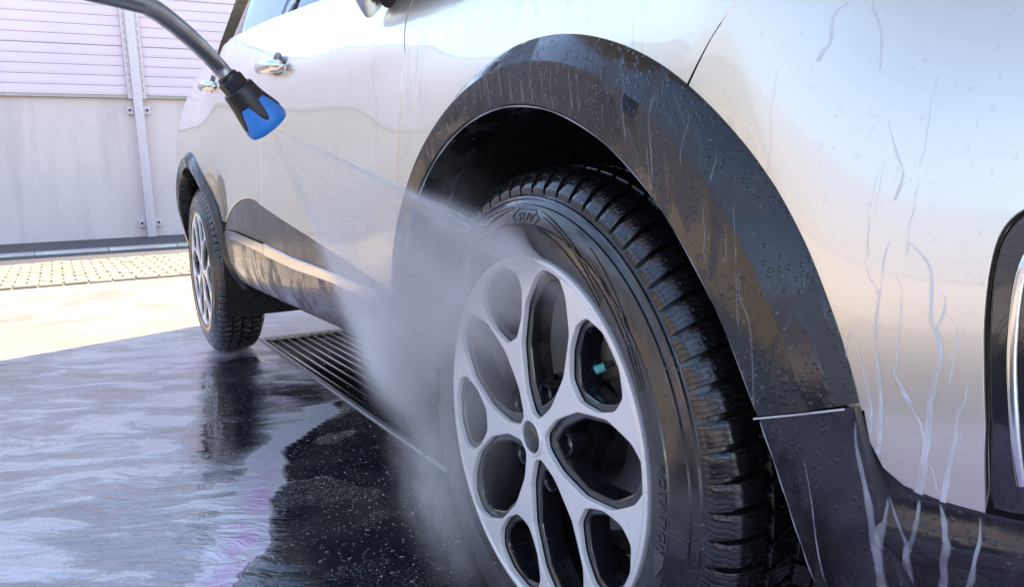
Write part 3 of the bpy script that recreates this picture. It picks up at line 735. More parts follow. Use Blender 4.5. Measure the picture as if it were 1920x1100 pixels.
panel('lower_valance', [(.487, .462), (.495, .444), (.506, .4365), (.527, .4315), (.552, .428), (.60, .426), (.70, .424), (.79, .42), (.79, .27), (.60, .26), (.50, .26), (.470, .30), (.482, .345), (.482, .40)], 'trim_low', car, fx=YL, off=.002, step=.012, flange=.03)
fs = panel('fog_lamp_surround', [(.555, .434)] + smooth2([(.5565, .495), (.5545, .533), (.5525, .57), (.5525, .604), (.556, .626), (.566, .641), (.587, .650)]) + [ (.70, .652), (.785, .636), (.785, .432), (.65, .431)], 'gloss_black', car, off=.006, flange=.02, step=.012)
panel('fog_lamp', [(.60, .48), (.69, .47), (.70, .60), (.62, .61), (.60, .57)], 'glass', fs, off=.003)
tube('chrome_bar', [(x, Y(x, z) + .012, z) for x, z in spline([(0.60, .628, 0), (.578, .617, 0), (.569, .598, 0), (.5665, .553, 0), (.568, .498, 0), (.571, .458, 0)], 6) for x, z in [(x, z)]] if False else [(p[0], Y(p[0], p[1]) + .004, p[1]) for p in spline([(.60, .638, 0), (.578, .628, 0), (.566, .606, 0), (.5645, .553, 0), (.568, .498, 0), (.571, .456, 0)], 6)], .0035, 'chrome', fs, 10)
# --- wheel housings
def housing(cx, rr):
    V = []; F = []; n = 40
    for i in range(n + 1):
        a = rad(-20 + 220 * i / n)
        for y in (.02, .1, .25, .42): V.append((cx + rr * math.cos(a), y, HUB + rr * math.sin(a)))
    for i in range(n):
        for j in range(3): F.append((i * 4 + j, i * 4 + j + 1, (i + 1) * 4 + j + 1, (i + 1) * 4 + j))
    F.append([i * 4 + 3 for i in range(n + 1)])
    return mesh_obj('wheel_housing', V, F, 'liner', car, True, sharp=40)
housing(0, .432); housing(RW, .44)
# --- door handles, mirror
def handle(xa, xb, z, y, parent):
    n = 14; V = []; F = []; seg = 12
    for i in range(n + 1):
        t = i / n; x = xa + (xb - xa) * t; e = max(.02, 1 - abs(2 * t - 1) ** 6)
        zz = z + .012 * math.sin(t * math.pi) * 0 + (xb - x) * .10
        out = y - .030 * (math.sin(max(0, min(1, (t * 1.15))) * math.pi) ** .45 if t < .86 else max(0.15, (1 - t) / .14) * .75)
        for k in range(seg):
            q = 2 * math.pi * k / seg; V.append((x, out + .011 * math.cos(q) * e, zz + .0165 * math.sin(q) * e))
    for i in range(n):
        for k in range(seg): F.append((i * seg + k, i * seg + (k + 1) % seg, (i + 1) * seg + (k + 1) % seg, (i + 1) * seg + k))
    F.append(tuple(range(seg))[::-1]); F.append(tuple(n * seg + k for k in range(seg)))
    h = mesh_obj('door_handle', V, F, 'chrome', parent, True)
    bm = bmesh.new(); bmesh.ops.create_uvsphere(bm, u_segments=24, v_segments=12, radius=1)
    for v in bm.verts: v.co = Vector(((xa * .42 + xb * .58) + v.co.x * .055, y + .002 + v.co.y * .004, z + .010 + v.co.z * .036))
    bm_obj('handle_cup', bm, 'trim', h, True)
    return h
handle(-1.33, -1.09, .955, Y(-1.2, .955), fdoor); handle(-2.20, -1.98, 1.01, Y(-2.08, 1.01), rdoor)
def mirror_shell(name, cx, cy, zt, dx, dy, hgt, mat, parent):
    bm = bmesh.new(); bmesh.ops.create_uvsphere(bm, u_segments=32, v_segments=24, radius=1)
    for v in bm.verts:
        h = (v.co.z + 1) / 2; k = min(1., .10 + 1.25 * h ** .85) if h < .75 else 1.
        ang = math.atan2(v.co.y, v.co.x); w = math.hypot(v.co.x, v.co.y); w = min(1., w * 1.0) ** (.8 if h > .5 else .35) * (1 if h < .5 else 1)
        v.co = Vector((cx + dx * w * k * math.cos(ang) + .03 * h, cy + dy * w * k * math.sin(ang) + .02 * h, zt + hgt * h))
    return bm_obj(name, bm, mat, parent, True)
mr = mirror_shell('door_mirror', -.492, .030, .972, .055, .10, .17, 'black_plastic', car)
mirror_shell('mirror_rim', -.530, .008, .961, .020, .088, .182, 'chrome', mr)
# --- wheels
PH0 = 76.
LARGE = [(.030, .009), (.058, .032), (.108, .0505), (.165, .0515), (.207, .034), (.2255, .014)]
SMALL = [(.1275, .015), (.152, .041), (.183, .0555), (.207, .0510), (.2230, .021)]
def outline(tab, phi, inset=0.):
    c0 = sum(l for l, w in tab) / len(tab); P = [(l, w) for l, w in tab] + [(l, -w) for l, w in tab[::-1]]
    P = [(l + (c0 - l) * inset / .06, math.copysign(max(.002, abs(w) - inset), w)) for l, w in P]
    Q_ = []; n = len(P)
    for i in range(n):                                                # cut each corner back a little, then round it
        (a0, b0), (a, b_), (a2, b2) = P[i - 1], P[i], P[(i + 1) % n]
        for (c_, d_) in ((a0, b0), (a2, b2)):
            k = min(.45, .0040 / max(1e-6, math.hypot(c_ - a, d_ - b_))); Q_.append((a + (c_ - a) * k, b_ + (d_ - b_) * k))
    P = Q_
    for _ in range(2):
        Q_ = []
        for i in range(len(P)):
            (a, b_), (c_, d_) = P[i], P[(i + 1) % len(P)]
            Q_ += [(a + (c_ - a) * .25, b_ + (d_ - b_) * .25), (a + (c_ - a) * .75, b_ + (d_ - b_) * .75)]
        P = Q_
    c, s = math.cos(rad(phi)), math.sin(rad(phi))
    return [(l * c - w * s, l * s + w * c) for l, w in P]
def grow(P, d):
    n = len(P); out = []; ar = sum(P[i][0] * P[(i + 1) % n][1] - P[(i + 1) % n][0] * P[i][1] for i in range(n)); sg = 1 if ar > 0 else -1
    for i in range(n):
        t = Vector((P[(i + 1) % n][0] - P[i - 1][0], P[(i + 1) % n][1] - P[i - 1][1])); t = t.normalized() if t.length > 1e-9 else Vector((1, 0))
        out.append((P[i][0] + t.y * sg * d, P[i][1] - t.x * sg * d))
    return out
def plate(name, r_out, inset, thick, bev, y_front, mat, parent):
    """spoked disc: outer circle minus the ten openings, bevelled front edges"""
    rim = [(r_out * math.cos(2 * math.pi * k / 120), r_out * math.sin(2 * math.pi * k / 120)) for k in range(120)]
    holes = []
    for k in range(5): holes += [outline(LARGE, PH0 + 72 * k, inset), outline(SMALL, PH0 - 36 + 72 * k, inset)]
    loops = [(rim, -1)] + [(h, 1) for h in holes]
    fr = [grow(L, bev * s) for L, s in loops]; pts = [Vector(p) for L in fr for p in L]; ed = []; n0 = 0
    for L in fr: ed += [(n0 + i, n0 + (i + 1) % len(L)) for i in range(len(L))]; n0 += len(L)
    vo, eo, fo, ov, oe, of = delaunay_2d_cdt(pts, ed, [], 0, 1e-7)
    V = [(p.x, y_front, p.y) for p in vo]; F = []
    for f in fo:
        cx = sum(vo[i].x for i in f) / len(f); cz = sum(vo[i].y for i in f) / len(f)
        if any(inside((cx, cz), h) for h in fr[1:]): continue
        a_, b_, c_ = [vo[i] for i in f[:3]]
        F.append(list(f) if (b_ - a_).cross(c_ - a_) > 0 else list(f)[::-1])
    for (L, s), g_ in zip(loops, fr):
        n = len(L); k = len(V)
        rows = [(g_, 0.), (grow(L, bev * s * .3), bev * .3), (L, bev), (L, thick)]
        for R_, dy in rows: V += [(p[0], y_front + dy, p[1]) for p in R_]
        for r in range(3):
            for i in range(n):
                j = (i + 1) % n; q = (k + r * n + i, k + r * n + j, k + (r + 1) * n + j, k + (r + 1) * n + i); F.append(q)
    return mesh_obj(name, V, F, mat, parent, True, sharp=35)
def rt(y):
    y = min(y, .2 - y); return pchip([.008, .014, .02, .03, .05, .1], [.308, .322, .3315, .3392, .3437, .345])(y)
NP = 70; PITCH = 2 * math.pi / NP
def block_mesh(name, ya, yb_, slant, fill=.80, mirror=False):
    ny, nx = 5, 3; V = []; UV = []; F = []
    def P(u, w, dr):
        y = ya + (yb_ - ya) * w; a = (u - .5) * PITCH * fill + slant * PITCH * (w - .5)
        if mirror: y = .2 - y
        r = rt(y) - dr; return (r * math.cos(a), y, r * math.sin(a)), (a * .345, y)
    for dr, sh_ in ((0., .045), (.0012, 0.), (.012, 0.)):
        for i in range(nx + 1):
            for j in range(ny + 1):
                u = sh_ + (1 - 2 * sh_) * i / nx; w = sh_ * .6 + (1 - 1.2 * sh_) * j / ny; p, q = P(u, w, dr); V.append(p); UV.append(q)
    L = (nx + 1) * (ny + 1); idx = lambda i, j, l=0: l * L + i * (ny + 1) + j
    for i in range(nx):
        for j in range(ny): F.append((idx(i, j), idx(i, j + 1), idx(i + 1, j + 1), idx(i + 1, j)))
    bd = [(i, 0) for i in range(nx)] + [(nx, j) for j in range(ny)] + [(i, ny) for i in range(nx, 0, -1)] + [(0, j) for j in range(ny, 0, -1)]
    for l in (0, 1):
        for a, b_ in zip(bd, bd[1:] + bd[:1]): F.append((idx(*a, l), idx(*b_, l), idx(*b_, l + 1), idx(*a, l + 1)))
    return V, F, UV
ROWS = [('tread_block', .012, .060, .25, False), ('tread_block', .066, .096, .55, False), ('tread_block', .012, .060, .25, True), ('tread_block', .066, .096, .55, True)]
tyre_prof = [(.222, .035), (.228, .020), (.233, .012), (.2375, .0065), (.2395, .006), (.2410, .0035), (.2435, .003), (.2445, .0008), (.254, -.0012), (.262, -.002), (.272, -.0025), (.2728, -.004), (.2745, -.004), (.2753, -.0022), (.286, .0002), (.2945, .0035), (.2952, .0022), (.2972, .003), (.298, .0055), (.304, .0085), (.3048, .0068), (.3075, .0078), (.3085, .0105), (.314, .015), (.323, .0235), (.329, .033), (.3325, .05), (.3338, .1)]
tyre_prof = tyre_prof + [(r, .2 - y) for r, y in tyre_prof[-2::-1]]
def text_mesh(txt, size, ext):
    cu = bpy.data.curves.new('t', 'FONT'); cu.body = txt; cu.size = size; cu.extrude = ext; cu.align_x = 'CENTER'; cu.resolution_u = 3; cu.space_character = 1.12; cu.shear = .15
    tmp = bpy.data.objects.new('t', cu); COL.objects.link(tmp); dg = bpy.context.evaluated_depsgraph_get()
    me = bpy.data.meshes.new_from_object(tmp.evaluated_get(dg)); bpy.data.objects.remove(tmp); return me
def sidewall_text(name, txt, size, r0, th, parent, mat='alt', sx=1., y0=-.003):
    me = text_mesh(txt, size, .0009)
    for v in me.vertices:
        a = rad(th) - v.co.x * sx / r0; r = r0 + v.co.y
        ys = pchip([p[0] for p in tyre_prof[:24]], [p[1] for p in tyre_prof[:24]])(r)
        v.co = Vector((r * math.cos(a), ys - .0004 - v.co.z, r * math.sin(a)))
    me.materials.clear(); me.materials.append(MAT[mat]); me.name = name
    return link(bpy.data.objects.new(name, me), parent)
simple('raised_rubber', (.085, .085, .085), .3)
swp = pchip([p[0] for p in tyre_prof[:24]], [p[1] for p in tyre_prof[:24]])
def sw(r, th, up=.0004): return (r * math.cos(rad(th)), swp(r) - up, r * math.sin(rad(th)))
def make_wheel(x0, full, roll_=0.):
    w = empty('wheel', (x0, 0, HUB), car)
    lathe_y('tyre', tyre_prof, 'sidewall', w, 160, 30)
    plate('wheel_face', .2255, 0., .0075, .0016, .0045, 'alloy', w)
    plate('spoke_carrier', .2235, .0085, .030, .003, .0135, 'gloss_black', w)
    lathe_y('rim_flange', [(.2250, .012), (.2256, .0048), (.2285, .0025), (.2330, .0035), (.2345, .008), (.2335, .016), (.228, .025)], 'alloy', w, 128, 40)
    lathe_y('rim_barrel', [(.2245, .018), (.214, .045), (.208, .08), (.203, .13), (.208, .185), (.224, .2)], 'gloss_black', w, 96)
    cap = lathe_y('centre_cap', [(.0001, .0010), (.016, .0014), (.0205, .0028), (.0215, .0055)], 'gloss_black', w, 40)
    lathe_y('cap_ring', [(.0208, .006), (.0212, .0015), (.0232, .0008), (.0246, .0026), (.025, .008)], 'alloy', cap, 48)
    hub = lathe_y('hub', [(.03, .02), (.034, .045), (.075, .048), (.078, .075), (.078, .1)], 'gloss_black', w, 48, 40)
    disc = lathe_y('brake_disc', [(.078, .098), (.139, .098), (.141, .1), (.141, .118), (.139, .12), (.06, .12)], 'steel', w, 72, 30)
    lathe_y('dust_shield', [(.02, .150), (.10, .152), (.19, .158), (.2035, .160)], 'under', w, 64)
    bm = box_geo(-.035, .035, .055, .15, -.055, .055, .016)
    bmesh.ops.rotate(bm, verts=bm.verts, matrix=Matrix.Rotation(rad(-15), 3, 'Y')); bmesh.ops.translate(bm, verts=bm.verts, vec=(.142, .02, .045)); bm_obj('brake_caliper', bm, 'under', w, True, 40)
    if full:
        bm = bmesh.new(); bmesh.ops.create_uvsphere(bm, u_segments=24, v_segments=14, radius=1)
        for v in bm.verts: v.co = Vector((.062 + .045 * v.co.x, .080 + .03 * v.co.y, .118 + .042 * v.co.z))
        bm_obj('knuckle', bm, 'dusty_steel', w, True)
    for k in range(5):
        a = rad(PH0 + 72 * k); cx, cz = .057 * math.cos(a), .057 * math.sin(a)
        V = []; F = []; seg = 20; pr = [(.0165, .045), (.0165, .018), (.0150, .0155), (.0128, .018), (.0118, .040), (.0001, .040)]
        for q in range(seg):
            for r, y in pr: V.append((cx + r * math.cos(2 * math.pi * q / seg), y, cz + r * math.sin(2 * math.pi * q / seg)))
        for q in range(seg):
            for j in range(len(pr) - 1): F.append((q * 6 + j, q * 6 + j + 1, (q + 1) % seg * 6 + j + 1, (q + 1) % seg * 6 + j))
        pk = mesh_obj('bolt_pocket', V, F, 'gloss_black', w, True, sharp=40)
        bm = bmesh.new(); bmesh.ops.create_cone(bm, cap_ends=True, segments=6, radius1=.0088, radius2=.0080, depth=.014)
        bmesh.ops.rotate(bm, verts=bm.verts, matrix=Matrix.Rotation(rad(90), 3, 'X')); bmesh.ops.translate(bm, verts=bm.verts, vec=(cx, .033, cz)); bm_obj('wheel_bolt', bm, 'steel', pk)
    av = rad(45); vv = tube('valve_stem', [(.158 * math.cos(av), .052, .158 * math.sin(av)), (.150 * math.cos(av) - .003, .042, .150 * math.sin(av))], .0035, 'under', w, 10)
    tube('valve_cap', [(.1515 * math.cos(av), .0435, .1515 * math.sin(av)), (.1455 * math.cos(av) - .003, .0345, .1455 * math.sin(av)), (.1450 * math.cos(av) - .003, .034, .145 * math.sin(av))], [.0058, .0055, .0035], 'cap_teal', w, 12)
    # tread
    restV, restF, restU = [], [], []
    for (nm, ya, yb_, sl, mir) in ROWS:
        V, F, UV = block_mesh(nm, ya, yb_, sl, mirror=mir); shared = None
        for k in range(NP):
            a = k * PITCH + (.5 * PITCH if mir else 0); deg = math.degrees(a); deg = deg - 360 if deg > 180 else deg
            if full and not mir and -60 < deg < 128:
                if shared is None: o = mesh_obj(nm, V, F, 'tread', w, True, UV, sharp=38); shared = o.data
                else: o = link(bpy.data.objects.new(nm, shared), w)
                o.rotation_euler = (0, -a, 0)
            else:
                ca, sa = math.cos(a), math.sin(a); n0 = len(restV)
                restV += [(p[0] * ca - p[2] * sa, p[1], p[0] * sa + p[2] * ca) for p in V]; restU += UV
                restF += [tuple(i + n0 for i in f) for f in F]
    tag(mesh_obj('tread_blocks', restV, restF, 'tread', w, True, restU, sharp=38), kind='stuff')
    if full:
        sidewall_text('rotation_lettering', 'ROTATION', .0155, .2585, -1.0, w, 'raised_rubber', 1.12)
        # direction arrow
        V = [sw(.2555, -10.6, .0012), sw(.2735, -10.6, .0012), sw(.2735, -13.0, .0012), sw(.2645, -17.5, .0012), sw(.2555, -13.0, .0012)]
        F = [(0, 1, 2, 3, 4)]; mesh_obj('direction_arrow', V + [(v[0], v[1] + .004, v[2]) for v in V], F + [(i, (i + 1) % 5, 5 + (i + 1) % 5, 5 + i) for i in range(5)], 'raised_rubber', w)
        sidewall_text('badge_lettering', 'SUV', .0155, .2775, 88.5, w, 'raised_rubber', 1.25)
        hexa = [(.2705, 92.0), (.2835, 94.8), (.2925, 92.4), (.2925, 84.8), (.2835, 82.2), (.2705, 85.0), (.2705, 92.0)]
        tube('badge_frame', [sw(r, t) for r, t in hexa], .0012, 'raised_rubber', w, 6)
        for (r0, t0, r1, t1) in ((.2925, 82, .259, 50), (.287, 80.5, .2535, 50), (.2725, 83, .2475, 50), (.289, 61, .262, 26), (.279, 60, .258, 26), (.268, 59, .252, 26), (.2925, 95, .27, 130), (.275, 96, .258, 130), (.30, 110, .28, 150)):
            tube('sidewall_ridge', [sw(r0 + (r1 - r0) * (q / 16) ** 1.1, t0 + (t1 - t0) * q / 16) for q in range(17)], [.0006 + .0009 * math.sin(math.pi * min(1, q / 14)) for q in range(17)], 'sidewall', w, 6)
    if roll_: 
        for ch in w.children: ch.matrix_local = Matrix.Rotation(-rad(roll_), 4, 'Y') @ ch.matrix_local
    return w
make_wheel(0, True); rwh = make_wheel(RW, False, 25)
for src in (rwh, rwh):
    w = empty('wheel', (0 if src is rwh and len([o for o in car.children if o.name.startswith('wheel') and o.type == 'EMPTY']) == 2 else RW, 2 * CY, HUB), car); w.scale = (1, -1, 1)
    for ch in src.children:
        if ch.name.split('.')[0] in ('tyre', 'wheel_face', 'spoke_carrier', 'rim_flange', 'rim_barrel', 'dust_shield', 'tread_blocks'):
            c = ch.copy(); COL.objects.link(c); c.parent = w
# --- water on the car
def surf(x, z, kind, up=0.):
    return YL(x, z) if kind == 'v' else Y(x, z)
def ribbon(name, pts, w0, w1, off, kind, mat, parent, hgt=.0007):
    P = spline([(x, z, 0) for x, z in pts], 6); n = len(P); V = []; F = []; S = 9; CO = []
    for i, p in enumerate(P):
        t = P[min(i + 1, n - 1)] - P[max(i - 1, 0)]; t = t.normalized() if t.length > 1e-9 else Vector((0, -1, 0)); nx, nz = t.y, -t.x
        w = (w0 + (w1 - w0) * i / (n - 1)) * (.92 + .14 * math.sin(i * .7 + w0 * 9000)) * .5
        if i == 0: w *= .3
        for k in range(S):
            s = k / (S - 1) * 2 - 1; x, z = p.x + nx * w * s, p.y + nz * w * s
            V.append((x, surf(x, z, kind) + off - .0002 - hgt * (1 - s * s), z)); CO.append((1 - s * s) * min(1., i / 4))
    for i in range(n - 1):
        for k in range(S - 1): F.append((i * S + k, i * S + k + 1, (i + 1) * S + k + 1, (i + 1) * S + k))
    o = mesh_obj(name, V, F, mat, parent, True); at = o.data.attributes.new('core', 'FLOAT', 'POINT'); at.data.foreach_set('value', CO); return o
DRIPS = [
    ('b', 0.0018, 0.0054, [(0.491, 0.623), (0.488, 0.609), (0.488, 0.591), (0.487, 0.576), (0.486, 0.557), (0.489, 0.534), (0.491, 0.514), (0.492, 0.500), (0.492, 0.491), (0.490, 0.473), (0.488, 0.462)]),
    ('b', 0.0012, 0.0024, [(0.477, 0.603), (0.479, 0.595), (0.484, 0.588), (0.486, 0.582)]),
    ('b', 0.0012, 0.0030, [(0.495, 0.598), (0.501, 0.589), (0.502, 0.572), (0.502, 0.556), (0.501, 0.543), (0.502, 0.534), (0.500, 0.526), (0.507, 0.514), (0.512, 0.505), (0.505, 0.514), (0.511, 0.503), (0.517, 0.492), (0.519, 0.482)]),
    ('b', 0.0018, 0.0084, [(0.502, 0.621), (0.512, 0.611), (0.518, 0.600), (0.520, 0.582), (0.521, 0.566), (0.526, 0.555), (0.528, 0.540), (0.525, 0.519), (0.523, 0.507), (0.523, 0.501), (0.522, 0.486), (0.519, 0.465), (0.516, 0.447), (0.513, 0.436)]),
    ('b', 0.0012, 0.0036, [(0.526, 0.586), (0.528, 0.582), (0.528, 0.573), (0.525, 0.561), (0.527, 0.554)]),
    ('b', 0.0012, 0.0018, [(0.528, 0.573), (0.534, 0.567), (0.537, 0.560), (0.536, 0.541), (0.534, 0.522)]),
    ('b', 0.0024, 0.0060, [(0.544, 0.524), (0.543, 0.512), (0.539, 0.500), (0.538, 0.483), (0.534, 0.464), (0.531, 0.448), (0.528, 0.433)]),
    ('b', 0.0012, 0.0024, [(0.473, 0.549), (0.469, 0.553), (0.467, 0.547), (0.467, 0.531)]),
    ('b', 0.0012, 0.0036, [(0.469, 0.553), (0.473, 0.545), (0.477, 0.533), (0.481, 0.519), (0.485, 0.500), (0.485, 0.490), (0.484, 0.478)]),
    ('b', 0.0012, 0.0018, [(0.521, 0.463), (0.524, 0.456), (0.525, 0.444), (0.527, 0.440)]),
    ('b', 0.0018, 0.0042, [(0.441, 0.799), (0.433, 0.793), (0.431, 0.783), (0.432, 0.770), (0.428, 0.762), (0.426, 0.755)]),
    ('b', 0.0054, 0.0018, [(0.453, 0.797), (0.457, 0.786), (0.462, 0.774), (0.465, 0.760), (0.467, 0.744)]),
    ('b', 0.0012, 0.0030, [(0.477, 0.711), (0.481, 0.699), (0.487, 0.683), (0.493, 0.668), (0.490, 0.650)]),
    ('t', 0.0024, 0.0024, [(0.383, 0.646), (0.385, 0.627), (0.387, 0.606), (0.390, 0.593), (0.391, 0.573), (0.397, 0.562), (0.401, 0.546), (0.402, 0.515), (0.401, 0.485)]),
    ('l', 0.0012, 0.0042, [(0.440, 0.449), (0.441, 0.429), (0.440, 0.403), (0.436, 0.372), (0.430, 0.327), (0.431, 0.324)]),
    ('l', 0.0030, 0.0143, [(0.484, 0.491), (0.483, 0.474), (0.485, 0.453), (0.487, 0.430), (0.487, 0.407), (0.486, 0.382), (0.482, 0.346)]),
    ('v', 0.0084, 0.0131, [(0.489, 0.426), (0.488, 0.415), (0.488, 0.401), (0.482, 0.378), (0.466, 0.332)]),
    ('v', 0.0018, 0.0072, [(0.489, 0.429), (0.494, 0.416), (0.502, 0.402), (0.505, 0.391), (0.494, 0.367), (0.487, 0.341)]),
    ('v', 0.0048, 0.0072, [(0.510, 0.430), (0.510, 0.419), (0.510, 0.410), (0.509, 0.397), (0.499, 0.375), (0.487, 0.341)]),
    ('v', 0.0054, 0.0084, [(0.523, 0.430), (0.526, 0.419), (0.529, 0.407), (0.530, 0.393), (0.513, 0.352)]),
    ('v', 0.0024, 0.0054, [(0.547, 0.426), (0.548, 0.416), (0.549, 0.404), (0.545, 0.385), (0.532, 0.360)]),
    ('v', 0.0012, 0.0096, [(0.433, 0.366), (0.430, 0.349), (0.430, 0.335), (0.426, 0.314)]),
    ('v', 0.0012, 0.0096, [(0.453, 0.375), (0.446, 0.350), (0.448, 0.337), (0.446, 0.323)]),
]
for kd, w0, w1, pts in DRIPS:
    w0 = max(.0007, w0 * .6)
    k_ = {'b': .95, 't': .55, 'l': .8, 'v': .95}[kd]; ribbon('soap_drip', pts, w0 * k_, w1 * k_, {'b': 0., 't': -.0185, 'l': -.0155, 'v': .001}[kd], kd, {'b': 'soap', 't': 'film'}.get(kd, 'soap_thin'), car)
b = NB('water_rim_line'); b.prin(base_color=c3(.85, .90, .93), roughness=.1, ior=1.33, alpha=.55, specular_ior_level=.6); MAT['rim'] = b.m
RUNV, RUNF = [], []
def run(x, z, ln_, w, off_fn):
    n = max(4, int(ln_ / .006)); k = len(RUNV); ph = random.uniform(0, 6); amp = random.uniform(.0002, .0012)
    for i in range(n + 1):
        t = i / n; xx = x + amp * math.sin(t * ln_ * 120 + ph) + amp * .6 * math.sin(t * ln_ * 310 + ph * 2); zz = z - ln_ * t; ww = w * (.55 + .45 * t) * (1.7 if i == n - 1 else (.3 if i == n else 1))
        for s in (-1, 0, 1): RUNV.append((xx + ww * s, Y(xx + ww * s, zz) + off_fn(xx, zz) - .0002 - (.0006 if s == 0 else 0), zz))
    for i in range(n):
        for s in (0, 1): RUNF.append((k + i * 3 + s, k + i * 3 + s + 1, k + (i + 1) * 3 + s + 1, k + (i + 1) * 3 + s))
def trim_off(x, z):
    a = math.degrees(math.atan2(z - HUB, x)); r = math.hypot(x, z - HUB); t = (r - FI(a)) / (FO(a) - FI(a))
    if t <= 0 or t >= 1: return 0.
    for (t0, o0), (t1, o1) in zip(PROF[2:], PROF[3:]):
        if t0 <= t <= t1 and t1 > t0: return o0 + (o1 - o0) * (t - t0) / (t1 - t0)
    return 0.
for i in range(44):
    a = random.choice((random.uniform(75, 150), random.uniform(25, 100))); r0, r1 = FI(a), FO(a); r = r0 + (r1 - r0) * random.uniform(.35, .9); x, z = r * math.cos(rad(a)), HUB + r * math.sin(rad(a))
    zl = HUB + math.sqrt(max(0, (FI(a) + .004) ** 2 - x * x)); L_ = max(.012, min(random.uniform(.015, .075), z - zl)) if z > zl + .012 else .012
    run(x, z, L_, random.uniform(.0005, .0011), trim_off)
for i in range(34):
    x = random.uniform(-.34, .27); zt = HUB + math.sqrt(max(0, .50 ** 2 - x * x)); z = random.uniform(zt + .02, .955)
    run(x, z, max(.01, min(random.uniform(.02, .12), z - zt - .004)), random.uniform(.0005, .0013), lambda a, b: 0.)
for i in range(12):
    x = random.uniform(-.80, -.38); z = random.uniform(.62, .93); run(x, z, min(random.uniform(.03, .16), z - .54), random.uniform(.0006, .0015), lambda a, b: 0.)
for i in range(5):
    x = random.uniform(.37, .54); z = random.uniform(.58, .80); run(x, z, random.uniform(.02, .09), random.uniform(.0004, .0008), lambda a, b: 0.)
tag(mesh_obj('water_runs', RUNV, RUNF, 'film', car, True), kind='stuff')
for (a0, a1) in ((18.6, 150), (-30, 17.2)):
    tube('water_rim', [(FI(a) * math.cos(rad(a)), Y(FI(a) * math.cos(rad(a)), HUB + FI(a) * math.sin(rad(a))) - .0085, HUB + FI(a) * math.sin(rad(a))) for a in [a0 + (a1 - a0) * i / 60 for i in range(61)]], [.0009 + .0004 * math.sin(i * .9) for i in range(61)], 'rim', car, 6)
tube('water_rim', [(r * math.cos(rad(17.7)), Y(r * math.cos(rad(17.7)), HUB + r * math.sin(rad(17.7))) - .0155, HUB + r * math.sin(rad(17.7))) for r in [.416 + .083 * i / 16 for i in range(17)]], .0009, 'rim', car, 6)
bm0 = bmesh.new(); bmesh.ops.create_icosphere(bm0, subdivisions=1, radius=1)
ICO = [v.co.copy() for v in bm0.verts]; bm0.verts.index_update(); IF = [tuple(v.index for v in f.verts) for f in bm0.faces]; bm0.free()
def beads(name, spots, parent, mat='bead'):
    V = []; F = []
    for (p, r, nrm_, el) in spots:
        k = len(V); R_ = nrm_.to_track_quat('Z', 'Y').to_matrix()
        for c in ICO: V.append(tuple(p + R_ @ Vector((c.x * r, c.y * r * el, c.z * r * .55))))
        F += [tuple(i + k for i in f) for f in IF]
    return tag(mesh_obj(name, V, F, mat, parent, True), kind='stuff')
sp_ = []
for i in range(520):
    a = random.uniform(18.5, 150); t = random.uniform(.05, .95); r = FI(a) + (FO(a) - FI(a)) * t
    o = 0
    for (t0, o0), (t1, o1) in zip(PROF[2:], PROF[3:]):
        if t0 <= t <= t1 and t1 > t0: o = o0 + (o1 - o0) * (t - t0) / (t1 - t0)
    x, z = r * math.cos(rad(a)), HUB + r * math.sin(rad(a)); sp_.append((Vector((x, Y(x, z) + o, z)), random.choice((.0006, .0008, .001, .0013, .0019)), YN(x, z), random.uniform(.9, 1.5)))
for i in range(220):
    x = random.uniform(.35, .56); z = random.uniform(.45, .80)
    if math.hypot(x, z - HUB) < .53 or (x > .55 and z < .66): continue
    sp_.append((Vector((x, Y(x, z), z)), random.choice((.0006, .0009, .0012, .0018)), YN(x, z), random.uniform(.9, 1.6)))
for i in range(260):
    x = random.uniform(-.95, .35); z = random.uniform(.55, .93)
    if math.hypot(x, z - HUB) < .53: continue
    sp_.append((Vector((x, Y(x, z), z)), random.choice((.0006, .0009, .0013)), YN(x, z), random.uniform(.9, 1.6)))
beads('water_beads', sp_, car)
#CAREND
# ================================================================== LANCE AND SPRAY
NZ = Vector((-.123, -.272, .745)); AIM = (Vector((-.165, -.012, .43)) - NZ).normalized(); BK = -AIM
ln = empty('spray_lance', NZ); tag(ln, 'bent grey steel spray lance with a black and blue nozzle', 'spray lance')
wp = [NZ + BK * .058, NZ + BK * .09, Vector((-.042, -.366, .829)), Vector((.036, -.406, .838)), Vector((.077, -.430, .836)), Vector((.13, -.49, .835)), Vector((.16, -.62, .85)), Vector((.16, -.85, .88))]
tube('lance_tube', [p - NZ for p in spline(wp, 10)], .0092, 'lance_steel', ln, 24)
tube('trigger_grip', [Vector((.16, -.84, .878)) - NZ, Vector((.16, -.93, .885)) - NZ, Vector((.155, -1.0, .85)) - NZ, Vector((.15, -1.04, .77)) - NZ], [.016, .02, .019, .017], 'black_plastic', ln, 16)
tube('hose', [p - NZ for p in spline([(.15, -1.035, .78), (.2, -1.06, .55), (.4, -1.1, .2), (.7, -1.15, .015), (1.4, -1.1, .012), (2.4, -1.3, .012)], 8)], .011, 'black_plastic', ln, 12)
Q = BK.to_track_quat('Z', 'Y').to_matrix()
def axial(name, prof, mat, parent, seg=60, rfun=None, sfun=None, sharp=30):
    V = []; F = []; n = len(prof)
    for k in range(seg):
        a = 2 * math.pi * k / seg
        for i, (s, r) in enumerate(prof):
            if rfun: r = rfun(a, i, r)
            if sfun: s = sfun(a, i, s)
            V.append(Q @ Vector((r * math.cos(a), r * math.sin(a), s)))
    for k in range(seg):
        for i in range(n - 1): F.append((k * n + i, k * n + i + 1, (k + 1) % seg * n + i + 1, (k + 1) % seg * n + i))
    return mesh_obj(name, V, F, mat, parent, True, sharp=sharp)
